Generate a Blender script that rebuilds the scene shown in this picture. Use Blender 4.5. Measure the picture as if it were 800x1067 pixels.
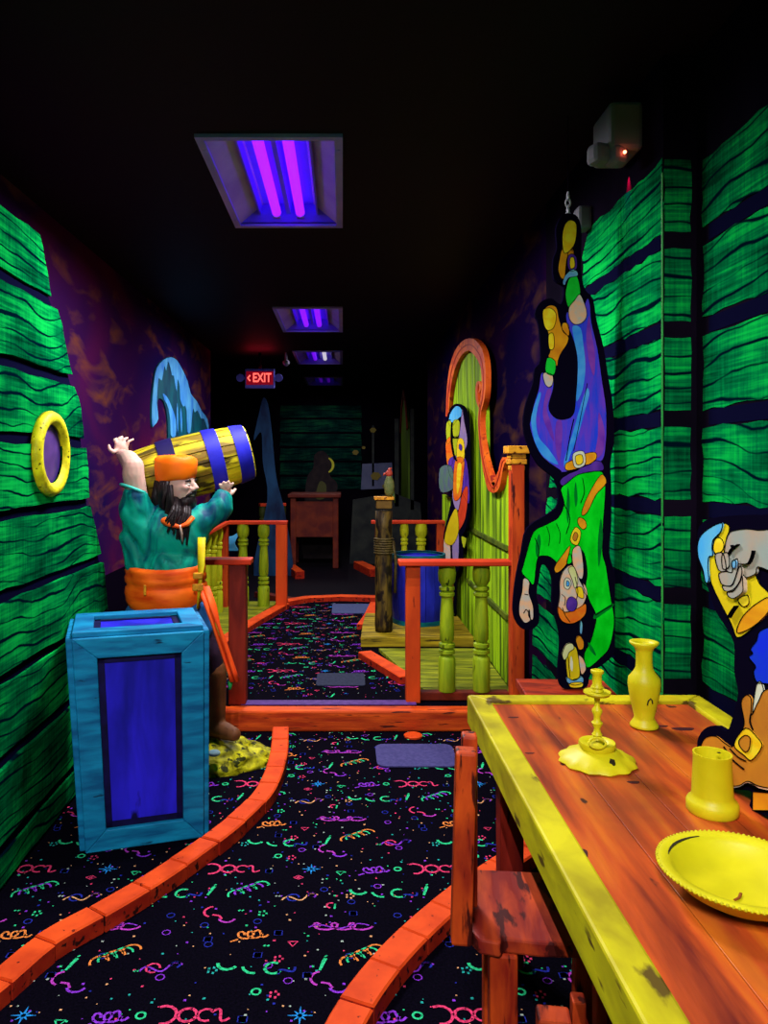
import bpy, bmesh, math, random
from mathutils import Vector, Matrix, noise as mnoise
R = math.radians; PI = math.pi
random.seed(7)
C = bpy.context.scene.collection
S = bpy.context.scene
for o in list(bpy.data.objects): bpy.data.objects.remove(o)

# ------------------------------------------------------------ camera, light, exposure
F = 800.0; VX, VY = 357.0, 482.0; EYE = 1.5      # focal length in px of the 800x1067 frame, vanishing point, eye height
cam = bpy.data.cameras.new('camera'); co = bpy.data.objects.new('camera', cam); C.objects.link(co)
co.location = (0, 0, EYE); co.rotation_euler = (R(90), 0, 0)
cam.sensor_fit = 'VERTICAL'; cam.sensor_height = 36; cam.sensor_width = 27
cam.lens = 36 * F / 1067
cam.shift_x = (400 - VX) / 1067; cam.shift_y = -(533.5 - VY) / 1067
cam.clip_start = .02
S.camera = co
w = bpy.data.worlds.new('World'); S.world = w; w.use_nodes = True
w.node_tree.nodes['Background'].inputs[0].default_value = (0.10, 0.05, 0.25, 1)
w.node_tree.nodes['Background'].inputs[1].default_value = 0.006
vs = S.view_settings
vs.view_transform = 'Standard'; vs.look = 'None'; vs.gamma = 1; vs.exposure = 0; vs.use_curve_mapping = False
CEIL = 2.85
# black light troffers: (x0, x1, y0, y1, lamp watts each, lit tubes strength)
FIX = [(-.61, 0, -1.2, .02, 110, 1.0), (-.61, 0, 3.15, 4.37, 84, 1.0), (-.61, 0, 6.65, 7.87, 44, .55), (-.61, 0, 9.25, 10.45, 10, .3), (-.61, 0, 12.1, 13.3, 5, .06)]
def lamp(x, y, z, watts, blend=.7, col=(1.0, .96, 1.0), rad=.0):
    l = bpy.data.lights.new('tube_lamp', 'SPOT'); l.energy = watts; l.color = col
    l.spot_size = R(176); l.spot_blend = blend; l.shadow_soft_size = rad
    o = bpy.data.objects.new('tube_lamp', l); C.objects.link(o); o.location = (x, y, z); return o
for (x0, x1, y0, y1, W, _) in FIX:
    for sx in (.32, .68):
        for sy in (.2, .5, .8):
            lamp(x0 + (x1 - x0) * sx, y0 + (y1 - y0) * sy, CEIL - .004, W / 1.5, .35 if y0 < 0 else .7)

# ------------------------------------------------------------ helpers
def P(px, py, d): return Vector(((px - VX) * d / F, d, EYE - (py - VY) * d / F))
def PX(px, py, X):                      # point of the photo on a plane parallel with the corridor
    d = X * F / (px - VX); return (d, EYE - (py - VY) * d / F)
def tag(o, label=None, cat=None, group=None, kind=None):
    if label: o['label'] = label
    if cat: o['category'] = cat
    if group: o['group'] = group
    if kind: o['kind'] = kind
    return o
def thing(name, label, cat, loc=(0, 0, 0), rz=0, group=None):
    o = bpy.data.objects.new(name, None); C.objects.link(o); o.empty_display_size = .1
    o.location = loc; o.rotation_euler = (0, 0, rz); return tag(o, label, cat, group)
def copy_tree(o, parent=None):
    c = o.copy(); C.objects.link(c); c.parent = parent
    for ch in [x for x in bpy.data.objects if x.parent == o]: copy_tree(ch, c)
    return c
def catmull(pts, n=4, closed=True):
    out = []; N = len(pts)
    rng = range(N) if closed else range(N - 1)
    for i in rng:
        if closed: p = [pts[(i + k - 1) % N] for k in range(4)]
        else: p = [pts[max(0, min(N - 1, i + k - 1))] for k in range(4)]
        for j in range(n):
            t = j / n; t2 = t * t; t3 = t2 * t
            out.append(tuple(.5 * (2 * p[1][a] + (p[2][a] - p[0][a]) * t + (2 * p[0][a] - 5 * p[1][a] + 4 * p[2][a] - p[3][a]) * t2
                       + (3 * p[1][a] - p[0][a] - 3 * p[2][a] + p[3][a]) * t3) for a in range(len(p[1]))))
    if not closed: out.append(tuple(pts[-1]))
    return out

class MB:
    def __init__(s): s.bm = bmesh.new(); s.mi = 0
    def _tag(s, fs):
        for f in fs: f.material_index = s.mi
    def box(s, c, d, rot=None, bev=0.0, taper=1.0):
        vs_ = []
        M = rot.to_matrix() if hasattr(rot, 'to_matrix') else (rot or Matrix.Identity(3))
        for z in (-1, 1):
            k = taper if z > 0 else 1
            for x, y in ((-1, -1), (1, -1), (1, 1), (-1, 1)):
                vs_.append(s.bm.verts.new(Vector(c) + M @ Vector((x * d[0] / 2 * k, y * d[1] / 2 * k, z * d[2] / 2))))
        fs = [s.bm.faces.new([vs_[i] for i in q]) for q in ((3, 2, 1, 0), (4, 5, 6, 7), (0, 1, 5, 4), (1, 2, 6, 5), (2, 3, 7, 6), (3, 0, 4, 7))]
        s._tag(fs)
        if bev:
            es = list({e for f in fs for e in f.edges})
            r = bmesh.ops.bevel(s.bm, geom=es, offset=bev, segments=2, affect='EDGES', profile=.5)
            s._tag(r['faces'])
        return s
    def prism(s, pts, f, a, b):
        """pts 2D outline; f(u,v,t)->3D ; extruded t=a..b"""
        va = [s.bm.verts.new(f(u, v, a)) for u, v in pts]; vb = [s.bm.verts.new(f(u, v, b)) for u, v in pts]
        n = len(pts); fs = [s.bm.faces.new(va[::-1]), s.bm.faces.new(vb)]
        for i in range(n):
            fs.append(s.bm.faces.new((va[i], va[(i + 1) % n], vb[(i + 1) % n], vb[i])))
        s._tag(fs); return s
    def ribbon(s, path, f, a, b, closed=False):
        """path [(u,v,w)] -> slab of width w along it, as linked quads"""
        n = len(path); L = []; Rr = []
        for i in range(n):
            p = path[i]
            q0 = path[(i - 1) % n] if closed else path[max(0, i - 1)]
            q1 = path[(i + 1) % n] if closed else path[min(n - 1, i + 1)]
            dx, dy = q1[0] - q0[0], q1[1] - q0[1]; l = math.hypot(dx, dy) or 1
            nx, ny = -dy / l * p[2] / 2, dx / l * p[2] / 2
            L.append((p[0] + nx, p[1] + ny)); Rr.append((p[0] - nx, p[1] - ny))
        V = [[s.bm.verts.new(f(u, v, t)) for (u, v) in side] for side in (L, Rr) for t in (a, b)]
        La, Lb, Ra, Rb = V; fs = []
        for i in range(n if closed else n - 1):
            j = (i + 1) % n
            fs += [s.bm.faces.new((La[i], La[j], Lb[j], Lb[i])), s.bm.faces.new((Ra[j], Ra[i], Rb[i], Rb[j])),
                   s.bm.faces.new((Lb[i], Lb[j], Rb[j], Rb[i])), s.bm.faces.new((La[j], La[i], Ra[i], Ra[j]))]
        if not closed:
            fs += [s.bm.faces.new((La[0], Lb[0], Rb[0], Ra[0])), s.bm.faces.new((La[-1], Ra[-1], Rb[-1], Lb[-1]))]
        s._tag(fs); return s
    def lathe(s, prof, c=(0, 0, 0), n=32, M=None, sx=1, sy=1, caps=True):
        rings = []
        M = M or Matrix.Identity(3)
        for r, z in prof:
            rings.append([s.bm.verts.new(Vector(c) + M @ Vector((r * sx * math.cos(2 * PI * i / n), r * sy * math.sin(2 * PI * i / n), z))) for i in range(n)])
        fs = []
        for a, b in zip(rings, rings[1:]):
            for i in range(n):
                fs.append(s.bm.faces.new((a[i], a[(i + 1) % n], b[(i + 1) % n], b[i])))
        if caps: fs += [s.bm.faces.new(rings[0][::-1]), s.bm.faces.new(rings[-1])]
        s._tag(fs); return s
    def tube(s, pts, rad, n=10, flat=1.0, caps=True):
        pts = [Vector(p) for p in pts]; rings = []
        rads = rad if isinstance(rad, (list, tuple)) else [rad] * len(pts)
        up = Vector((0, 0, 1))
        for i, p in enumerate(pts):
            t = (pts[min(i + 1, len(pts) - 1)] - pts[max(i - 1, 0)]).normalized()
            a = t.cross(up)
            if a.length < .05: a = t.cross(Vector((0, 1, 0)))
            a.normalize(); b = t.cross(a).normalized()
            rings.append([s.bm.verts.new(p + (a * math.cos(2 * PI * k / n) + b * math.sin(2 * PI * k / n) * flat) * rads[i]) for k in range(n)])
        fs = []
        for a, b in zip(rings, rings[1:]):
            for i in range(n): fs.append(s.bm.faces.new((a[i], a[(i + 1) % n], b[(i + 1) % n], b[i])))
        if caps: fs += [s.bm.faces.new(rings[0][::-1]), s.bm.faces.new(rings[-1])]
        s._tag(fs); return s
    def ball(s, c, r, M=None, u=16, v=10):
        if not isinstance(r, (tuple, list)): r = (r, r, r)
        T = Matrix.Translation(c) @ (M.to_4x4() if M else Matrix.Identity(4)) @ Matrix.Diagonal((*r, 1))
        g = bmesh.ops.create_uvsphere(s.bm, u_segments=u, v_segments=v, radius=1, matrix=T)
        s._tag({f for vv in g['verts'] for f in vv.link_faces}); return s
    def build(s, name, mats, parent=None, smooth=False, bevel=0, kind=None, auto=None):
        me = bpy.data.meshes.new(name)
        bmesh.ops.recalc_face_normals(s.bm, faces=s.bm.faces)
        s.bm.to_mesh(me); s.bm.free()
        for m in (mats if isinstance(mats, (list, tuple)) else [mats]): me.materials.append(m)
        if smooth: me.shade_smooth()
        if auto: me.set_sharp_from_angle(angle=R(auto))
        o = bpy.data.objects.new(name, me); C.objects.link(o)
        if parent: o.parent = parent
        if kind: o['kind'] = kind
        if bevel:
            b = o.modifiers.new('bevel', 'BEVEL'); b.width = bevel; b.segments = 2; b.limit_method = 'ANGLE'; b.angle_limit = R(40)
        return o
def remeshed(mb, name, mat, parent, voxel=.007, smooth=4):
    """several overlapping shapes grown together into one continuous skin"""
    o = mb.build(name, mat, None)
    m = o.modifiers.new('r', 'REMESH'); m.mode = 'VOXEL'; m.voxel_size = voxel
    sm = o.modifiers.new('s', 'SMOOTH'); sm.factor = .5; sm.iterations = smooth
    dg = bpy.context.evaluated_depsgraph_get(); dg.update()
    me = bpy.data.meshes.new_from_object(o.evaluated_get(dg)); me.name = name
    old = o.data; o.modifiers.clear(); o.data = me; bpy.data.meshes.remove(old)
    if not me.materials: me.materials.append(mat)
    me.shade_smooth(); o.parent = parent
    return o

# ------------------------------------------------------------ materials
def srgb(r, g, b):
    return tuple(((c / 255) / 12.92 if c / 255 <= .04045 else ((c / 255 + .055) / 1.055) ** 2.4) for c in (r, g, b))
MATS = {}
def node(nt, t, **kw):
    n = nt.nodes.new(t)
    for k, v in kw.items(): setattr(n, k, v)
    return n
def paint(name, c1, c2=None, sc=(6, 6, 6), rough=.55, spec=.15, detail=4, lo=.35, hi=.65, bump=0.0, wear=None, wsc=(25, 25, 25), wth=.68, emit=None, metal=0, dist=0.3):
    if name in MATS: return MATS[name]
    m = bpy.data.materials.new(name); m.use_nodes = True; nt = m.node_tree; b = nt.nodes['Principled BSDF']
    b.inputs['Roughness'].default_value = rough; b.inputs['Specular IOR Level'].default_value = spec; b.inputs['Metallic'].default_value = metal
    c1 = (*c1, 1); b.inputs['Base Color'].default_value = c1
    tc = node(nt, 'ShaderNodeTexCoord'); out = None
    if c2:
        mp = node(nt, 'ShaderNodeMapping'); mp.inputs['Scale'].default_value = sc; nt.links.new(tc.outputs['Object'], mp.inputs[0])
        nz = node(nt, 'ShaderNodeTexNoise'); nz.inputs['Scale'].default_value = 1; nz.inputs['Detail'].default_value = detail; nz.inputs['Distortion'].default_value = dist
        nt.links.new(mp.outputs[0], nz.inputs['Vector'])
        cr = node(nt, 'ShaderNodeValToRGB'); cr.color_ramp.elements[0].position = lo; cr.color_ramp.elements[1].position = hi
        cr.color_ramp.elements[0].color = c1; cr.color_ramp.elements[1].color = (*c2, 1)
        nt.links.new(nz.outputs['Fac'], cr.inputs[0]); out = cr.outputs[0]
        if bump:
            bp = node(nt, 'ShaderNodeBump'); bp.inputs['Strength'].default_value = bump; bp.inputs['Distance'].default_value = .01
            nt.links.new(nz.outputs['Fac'], bp.inputs['Height']); nt.links.new(bp.outputs[0], b.inputs['Normal'])
    if wear:
        mp = node(nt, 'ShaderNodeMapping'); mp.inputs['Scale'].default_value = wsc; nt.links.new(tc.outputs['Object'], mp.inputs[0])
        nz = node(nt, 'ShaderNodeTexNoise'); nz.inputs['Scale'].default_value = 1; nz.inputs['Detail'].default_value = 5
        nt.links.new(mp.outputs[0], nz.inputs['Vector'])
        cr = node(nt, 'ShaderNodeValToRGB'); cr.color_ramp.elements[0].position = wth; cr.color_ramp.elements[1].position = min(1, wth + .06)
        cr.color_ramp.elements[0].color = (0, 0, 0, 1); cr.color_ramp.elements[1].color = (1, 1, 1, 1)
        nt.links.new(nz.outputs['Fac'], cr.inputs[0])
        mx = node(nt, 'ShaderNodeMix', data_type='RGBA'); nt.links.new(cr.outputs[0], mx.inputs[0])
        if out: nt.links.new(out, mx.inputs[6])
        else: mx.inputs[6].default_value = c1
        mx.inputs[7].default_value = (*wear, 1); out = mx.outputs[2]
    if out: nt.links.new(out, b.inputs['Base Color'])
    if emit:
        b.inputs['Emission Color'].default_value = (*emit[0], 1); b.inputs['Emission Strength'].default_value = emit[1]
    MATS[name] = m; return m

def plank_paint(name, dark, mid, bright, line=(.0, .006, .012), pitch=.062, hue=None):
    """brushed boards: streaky body colour with wavy dark grain strokes (u runs along the boards)"""
    m = bpy.data.materials.new(name); m.use_nodes = True; nt = m.node_tree; b = nt.nodes['Principled BSDF']
    b.inputs['Roughness'].default_value = 1; b.inputs['Specular IOR Level'].default_value = 0
    L = nt.links.new
    tc = node(nt, 'ShaderNodeTexCoord'); sp = node(nt, 'ShaderNodeSeparateXYZ'); L(tc.outputs['Object'], sp.inputs[0])
    def M(op, a, b_=None, c=None):
        n = node(nt, 'ShaderNodeMath', operation=op)
        for i, x in enumerate((a, b_, c)):
            if x is None: continue
            if isinstance(x, (int, float)): n.inputs[i].default_value = x
            else: L(x, n.inputs[i])
        return n.outputs[0]
    u = M('ADD', sp.outputs[0], sp.outputs[1]); v = sp.outputs[2]
    def N(su, sv, det=3, off=0.0):
        cb = node(nt, 'ShaderNodeCombineXYZ'); L(M('MULTIPLY', u, su), cb.inputs[0]); L(M('MULTIPLY', v, sv), cb.inputs[1]); cb.inputs[2].default_value = off
        nz = node(nt, 'ShaderNodeTexNoise'); nz.inputs['Scale'].default_value = 1; nz.inputs['Detail'].default_value = det; L(cb.outputs[0], nz.inputs['Vector'])
        return nz.outputs['Fac']
    warp = M('MULTIPLY', M('SUBTRACT', N(1.1, 1.3, 2), .5), .34)
    warp2 = M('MULTIPLY', M('SUBTRACT', N(7, 6, 2, 3.1), .5), .022)
    vw = M('ADD', M('ADD', v, warp), warp2)
    fr = M('FRACT', M('DIVIDE', vw, pitch))
    dd = M('ABSOLUTE', M('SUBTRACT', fr, .5))                      # 0.5 at the stroke, 0 between
    thick = M('MULTIPLY_ADD', N(2.6, 11, 2, 7.7), .34, .235)         # where strokes fade in and out
    ln = M('SMOOTH_MIN', M('MAXIMUM', M('MULTIPLY', M('SUBTRACT', dd, thick), 14), 0.0), 1.0, .1)
    body = M('ADD', M('MULTIPLY', N(3.0, 7, 4, 1.3), .58), M('ADD', M('MULTIPLY', N(4, 95, 3, 5.5), .32), M('MULTIPLY', N(110, 6, 3, 2.5), .16)))
    cr = node(nt, 'ShaderNodeValToRGB'); e = cr.color_ramp.elements
    e[0].position = .40; e[0].color = (*dark, 1); e[1].position = .66; e[1].color = (*bright, 1)
    k = e.new(.52); k.color = (*mid, 1)
    L(body, cr.inputs[0])
    mx = node(nt, 'ShaderNodeMix', data_type='RGBA'); L(ln, mx.inputs[0]); L(cr.outputs[0], mx.inputs[6]); mx.inputs[7].default_value = (*line, 1)
    L(mx.outputs[2], b.inputs['Base Color'])
    return m

M_black = paint('black_paint', (.0035, .0025, .006), (.007, .004, .011), (3, 3, 3), rough=1, spec=0)
M_board = paint('board_black', (.003, .002, .010), rough=1, spec=0)
M_line = paint('ink_black', (.002, .002, .003), rough=1, spec=0)
M_navy = paint('navy_gap', (.003, .003, .018), rough=1, spec=0)
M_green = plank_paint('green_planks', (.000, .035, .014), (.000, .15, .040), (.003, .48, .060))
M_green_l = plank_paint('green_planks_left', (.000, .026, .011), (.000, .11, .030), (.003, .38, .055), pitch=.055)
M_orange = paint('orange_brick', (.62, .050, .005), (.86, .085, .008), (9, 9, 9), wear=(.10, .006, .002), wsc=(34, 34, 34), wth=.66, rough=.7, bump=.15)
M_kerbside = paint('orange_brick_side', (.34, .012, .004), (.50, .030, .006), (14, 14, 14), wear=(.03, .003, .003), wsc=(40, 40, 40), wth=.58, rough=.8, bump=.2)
M_redwood = paint('red_wood', (.33, .022, .005), (.62, .075, .008), (14, 14, 3), wear=(.07, .006, .004), wsc=(40, 40, 6), wth=.62, bump=.2)
M_redrail = paint('red_rail', (.50, .028, .008), (.62, .050, .008), (3, 3, 12), rough=.5)
M_beam = paint('beam_orange', (.40, .030, .006), (.85, .105, .010), (3, 20, 26), wear=(.08, .008, .005), wsc=(6, 40, 50), wth=.60, bump=.25)
M_limegreen = paint('lime_green', (.20, .30, .008), (.36, .48, .010), (30, 30, 5), wear=(.02, .04, .004), wsc=(30, 30, 8), wth=.64)
M_yellow = paint('yellow_paint', (.56, .49, .004), (.70, .62, .008), (8, 8, 8), wear=(.035, .03, .006), wsc=(16, 16, 16), wth=.74, rough=.45, spec=.3)
M_mud = paint('worn_edge', (.05, .04, .01))

# ------------------------------------------------------------ the room shell
XL, XR, XR2 = -1.6, 1.06, 1.17       # left wall, right wall past the bump-out, right wall beside the table
STEP = 4.36; PLAT = .12
def cloud_mural(name, zlo, mag=(.10, .006, .045), cloud=(.20, .055, .010), k_=1.0):
    m = bpy.data.materials.new(name); m.use_nodes = True; nt = m.node_tree; b = nt.nodes['Principled BSDF']; L = nt.links.new
    b.inputs['Roughness'].default_value = 1; b.inputs['Specular IOR Level'].default_value = 0
    tc = node(nt, 'ShaderNodeTexCoord'); sp = node(nt, 'ShaderNodeSeparateXYZ'); L(tc.outputs['Object'], sp.inputs[0])
    def N(s, off, det=5, dist=.6):
        mp = node(nt, 'ShaderNodeMapping'); mp.inputs['Scale'].default_value = s; mp.inputs['Location'].default_value = off; L(tc.outputs['Object'], mp.inputs[0])
        nz = node(nt, 'ShaderNodeTexNoise'); nz.inputs['Scale'].default_value = 1; nz.inputs['Detail'].default_value = det; nz.inputs['Distortion'].default_value = dist
        L(mp.outputs[0], nz.inputs['Vector']); return nz.outputs['Fac']
    base = node(nt, 'ShaderNodeValToRGB'); e = base.color_ramp.elements
    e[0].position = .35; e[0].color = (.010 * k_, .004 * k_, .055 * k_, 1); e[1].position = .68; e[1].color = (*mag, 1); k = e.new(.52); k.color = (.034 * k_, .005 * k_, .055 * k_, 1)
    L(N((1, .55, .9), (3, 1, 2), 3), base.inputs[0])
    cl = node(nt, 'ShaderNodeValToRGB'); e = cl.color_ramp.elements; e[0].position = .52; e[0].color = (0, 0, 0, 1); e[1].position = .80; e[1].color = (1, 1, 1, 1)
    L(N((1, 1.8, 5.5), (7, 4, 1), 7, .5), cl.inputs[0])
    mx = node(nt, 'ShaderNodeMix', data_type='RGBA'); L(cl.outputs[0], mx.inputs[0]); L(base.outputs[0], mx.inputs[6]); mx.inputs[7].default_value = (*cloud, 1)
    lt = node(nt, 'ShaderNodeMath', operation='LESS_THAN'); L(sp.outputs[2], lt.inputs[0]); lt.inputs[1].default_value = zlo
    m2 = node(nt, 'ShaderNodeMix', data_type='RGBA'); L(lt.outputs[0], m2.inputs[0]); L(mx.outputs[2], m2.inputs[6]); m2.inputs[7].default_value = (.004, .002, .008, 1)
    L(m2.outputs[2], b.inputs['Base Color']); return m
M_mur_l = cloud_mural('cloud_mural_left', .74)
M_mur_r = cloud_mural('cloud_mural_right', .3, (.018, .003, .014), (.06, .024, .010), .32)
FAR = 14.0
def wall(name, x0, x1, y0, y1, m, z0=-.02, z1=CEIL): return MB().box(((x0 + x1) / 2, (y0 + y1) / 2, (z0 + z1) / 2), (x1 - x0, y1 - y0, z1 - z0)).build(name, m, kind='structure')
wall('wall_left', XL - .1, XL, -1.6, 9.3, M_mur_l)
wall('wall_left_corner', -3.6, XL - .1, 9.2, 9.3, M_black)
wall('wall_left_far', -3.7, -3.6, 9.2, FAR, M_black)
wall('wall_right_near', XR2, XR2 + .2, -1.6, 2.54, M_black)
wall('wall_right', XR, XR2 + .2, 4.0, 9.6, M_mur_r)
wall('wall_right_corner_block', XR, XR2 + .2, 2.54, 4.0, M_black)
wall('wall_right_far', 3.0, 3.1, 9.5, FAR, M_black)
wall('wall_right_corner', XR2 + .2, 3.0, 9.5, 9.6, M_black)
wall('wall_back', -3.7, 3.1, FAR, FAR + .1, M_black)
wall('wall_behind', XL - .1, XR2 + .2, -1.7, -1.6, M_black)
M_ceil = paint('ceiling_black', (.0045, .0032, .0065), (.007, .004, .010), (.6, .6, .6), rough=.6, spec=.08)
# ceiling with openings for the recessed troffers
cb = MB(); ys = sorted({-1.7, FAR} | {v for f in FIX for v in (f[2], f[3])})
for a, b_ in zip(ys, ys[1:]):
    hole = any(abs(a - f[2]) < 1e-6 for f in FIX)
    for (x0, x1) in ([(-3.7, -.61), (0, 3.1)] if hole else [(-3.7, 3.1)]):
        cb.box(((x0 + x1) / 2, (a + b_) / 2, CEIL + .05), (x1 - x0, b_ - a, .1))
cb.build('ceiling', M_ceil, kind='structure')

# ------------------------------------------------------------ carpet with printed confetti
NE = dict(pink=(.80, .05, .16), green=(.03, .62, .25), orange=(.85, .24, .05), purple=(.27, .04, .66), blue=(.02, .03, .34), cyan=(.02, .28, .75),
          peach=(.75, .36, .16), white=(.40, .50, .42), violet=(.50, .05, .50), teal=(.02, .40, .36))
NK = list(NE); M_carp = paint('carpet_black', (.0010, .0008, .0028), (.0028, .0018, .0065), (140, 140, 140), rough=.95, spec=.02, bump=.4)
NM = [M_carp] + [paint('neon_' + k, tuple(c * .42 for c in v), tuple(min(1, c * 1.05) for c in v), (130, 130, 130), rough=.9, spec=.02, lo=.36, hi=.55) for k, v in NE.items()]
def curl(L_, a, n, tilt=0, w_=.006, sq=1.0, phase=0):
    pts = []; K = max(10, n * 9)
    for i in range(K + 1):
        t = i / K; th = 2 * PI * n * t + phase
        x = L_ * (t - .5) + a * math.cos(th); y = a * sq * math.sin(th)
        pts.append((x * math.cos(tilt) - y * math.sin(tilt), x * math.sin(tilt) + y * math.cos(tilt), w_))
    return pts
def wave(L_, a, n, tilt=0, w_=.006):
    pts = []
    for i in range(int(9 * n) + 1):
        t = i / int(9 * n); x = L_ * (t - .5); y = a * math.sin(2 * PI * n * t)
        pts.append((x * math.cos(tilt) - y * math.sin(tilt), x * math.sin(tilt) + y * math.cos(tilt), w_))
    return pts
def arc(r, a0, a1, cx=0, cy=0, w_=.006, n=8, sy=1.0): return [(cx + r * math.cos(R(a0 + (a1 - a0) * i / n)), cy + sy * r * math.sin(R(a0 + (a1 - a0) * i / n)), w_) for i in range(n + 1)]
def motif(kind):
    if kind == 'doco': return [(arc(.030, 120, -100, -.068, 0, .007), 0), (arc(.022, 0, 350, -.012, 0, .007, 12), 0), (arc(.020, 40, 300, .032, 0, .006), 1), (wave(.05, .012, 1, -.3, .006) and [(x + .066, y + .0, w_) for x, y, w_ in wave(.05, .016, 1, -.4, .006)], 0)]
    if kind == 'big': return [(curl(.15, .020, 3, 0, .006, .8), 0), (wave(.17, .010, 1.5, .05, .004), 1)]
    if kind == 'coil': return [(arc(.024, 215, 10, -.034 + .018 * i, -.022 + .012 * i, .0055, 8), i % 2) for i in range(5)]
    if kind == 'ess': return [(arc(.026, 100, 250, -.02, .015, .006), 0), ([(-.02, .0, .006), (0, -.004, .006), (.01, -.02, .006)], 0), (arc(.024, 200, 340, .025, -.012, .006), 1)]
    if kind == 'bar': return [([(-.008, -.026, .006), (.000, .004, .009), (.006, .022, .009)], 0), ([(.004, .028, .005), (.010, .034, .004)], 0)]
    if kind == 'squig': return [(curl(.05, .015, 2, .1, .006, 1.1), 0), (wave(.05, .012, 1, .2, .006) and [(x + .034, y + .006, w_) for x, y, w_ in wave(.045, .014, 1, -.2, .006)], 0), ([(-.045, -.03, .005), (-.025, -.02, .005)], 0)]
    if kind == 'arcs': return [(arc(.026, 180, 330, -.07, .02, .008), 0), (arc(.030, 190, 280, .0, .01, .007), 0), (arc(.022, 60, 330, .05, .0, .007), 0), (wave(.05, .010, 1, .5, .006) and [(x + .085, y - .01, w_) for x, y, w_ in wave(.05, .012, 1, .6, .006)], 1)]
    if kind == 'ring': return [(arc(.011, 0, 360, 0, 0, .005, 12), 0)]
    if kind == 'diamond': return [([(-.016, 0, .003), (0, .011, .003), (.016, 0, .003), (0, -.011, .003), (-.016, 0, .003)], 0), (arc(.004, 0, 360, 0, 0, .003, 6), 0)]
    if kind == 'tri': return [([(-.013, .009, .004), (.013, .009, .004), (0, -.012, .004), (-.013, .009, .004)], 0)]
    if kind == 'flower': return [([(.011 * math.cos(k * 1.257) - .003, .011 * math.sin(k * 1.257), .007), (.011 * math.cos(k * 1.257) + .003, .011 * math.sin(k * 1.257), .007)], 0) for k in range(5)]
    if kind == 'star': return [([(0, 0, .007), (.020 * math.cos(k * PI / 4) * (1 if k % 2 else 1.5), .020 * math.sin(k * PI / 4) * (1 if k % 2 else 1.5), .0012)], 0) for k in range(8)]
    if kind == 'four': return [(arc(.013, 60, 260, -.006, .004, .005), 0), ([(.006, .012, .005), (.004, -.014, .005)], 1)]
    if kind == 'loop': return [(wave(.11, .014, 1.5, .25, .005), 0), (arc(.018, 0, 300, -.02, 0, .005), 1), (arc(.012, -60, 200, .035, .012, .005), 2)]
    if kind == 'blob': return [([(-.012, 0, .018), (.012, 0, .018)], 0), ([(0, -.011, .016), (0, .011, .016)], 0)]
    if kind == 'ticks': return [([(-.007, -.003, .005), (-.002, .003, .005)], 0), ([(.003, -.003, .005), (.008, .003, .005)], 0)]
ITEMS = [('doco', 140, 285, 'pink', 'pink'), ('coil', 195, 360, 'green', 'purple'), ('ess', 95, 445, 'pink', 'violet'), ('bar', 68, 360, 'green'), ('squig', 195, 515, 'orange'),
 ('arcs', 215, 630, 'green', 'blue'), ('flower', 245, 440, 'green'), ('big', 510, 485, 'violet', 'purple'), ('bar', 455, 615, 'green'), ('coil', 590, 590, 'orange', 'green'),
 ('star', 375, 795, 'cyan'), ('ess', 475, 680, 'violet', 'purple'), ('ring', 222, 712, 'green'), ('flower', 285, 722, 'pink'), ('tri', 350, 545, 'pink'), ('flower', 300, 598, 'pink'),
 ('four', 490, 415, 'pink', 'green'), ('flower', 548, 380, 'peach'), ('loop', 375, 385, 'peach', 'blue', 'purple'), ('diamond', 370, 315, 'pink'), ('star', 435, 287, 'cyan'),
 ('tri', 515, 300, 'green'), ('squig', 625, 290, 'purple', 'pink'), ('ring', 714, 286, 'green'), ('arcs', 660, 370, 'green', 'blue'), ('blob', 200, 680, 'blue'), ('blob', 400, 655, 'blue'),
 ('blob', 300, 508, 'blue'), ('blob', 55, 530, 'blue'), ('blob', 228, 585, 'blue'), ('ticks', 258, 552, 'green'), ('ticks', 380, 572, 'green'), ('ticks', 298, 380, 'white'), ('ticks', 510, 387, 'teal'),
 ('ticks', 170, 430, 'green'), ('flower', 70, 638, 'teal'), ('ticks', 25, 645, 'pink'), ('ring', 395, 690, 'green'), ('doco', 40, 780, 'pink', 'pink'), ('blob', 175, 808, 'blue'), ('star', 640, 312, 'peach'),
 ('loop', 770, 630, 'purple', 'pink', 'blue'), ('ring', 730, 785, 'green'), ('blob', 650, 790, 'blue'), ('blob', 285, 298, 'blue'), ('blob', 560, 440, 'blue'), ('ticks', 690, 640, 'green')]
TL = .75; tile = []
for it in ITEMS:
    px, py = 200 + it[1] / 3.333, 820 + it[2] / 3.333; d = 1200 / (py - VY); X = (px - VX) * d / F
    u, v = X % TL, d % TL
    if any(min(abs(u - a[0]), TL - abs(u - a[0])) < .045 and min(abs(v - a[1]), TL - abs(v - a[1])) < .045 for a in tile): continue
    tile.append((u, v, it[0], it[3:]))
rt = random.Random(3)
dots = [(rt.random() * TL, rt.random() * TL, rt.choice(['white', 'green', 'peach', 'teal', 'purple', 'blue', 'pink']), rt.uniform(.0018, .0042)) for _ in range(170)]
rings_ = [(rt.random() * TL, rt.random() * TL, rt.choice(['blue', 'purple', 'blue'])) for _ in range(12)]
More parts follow.
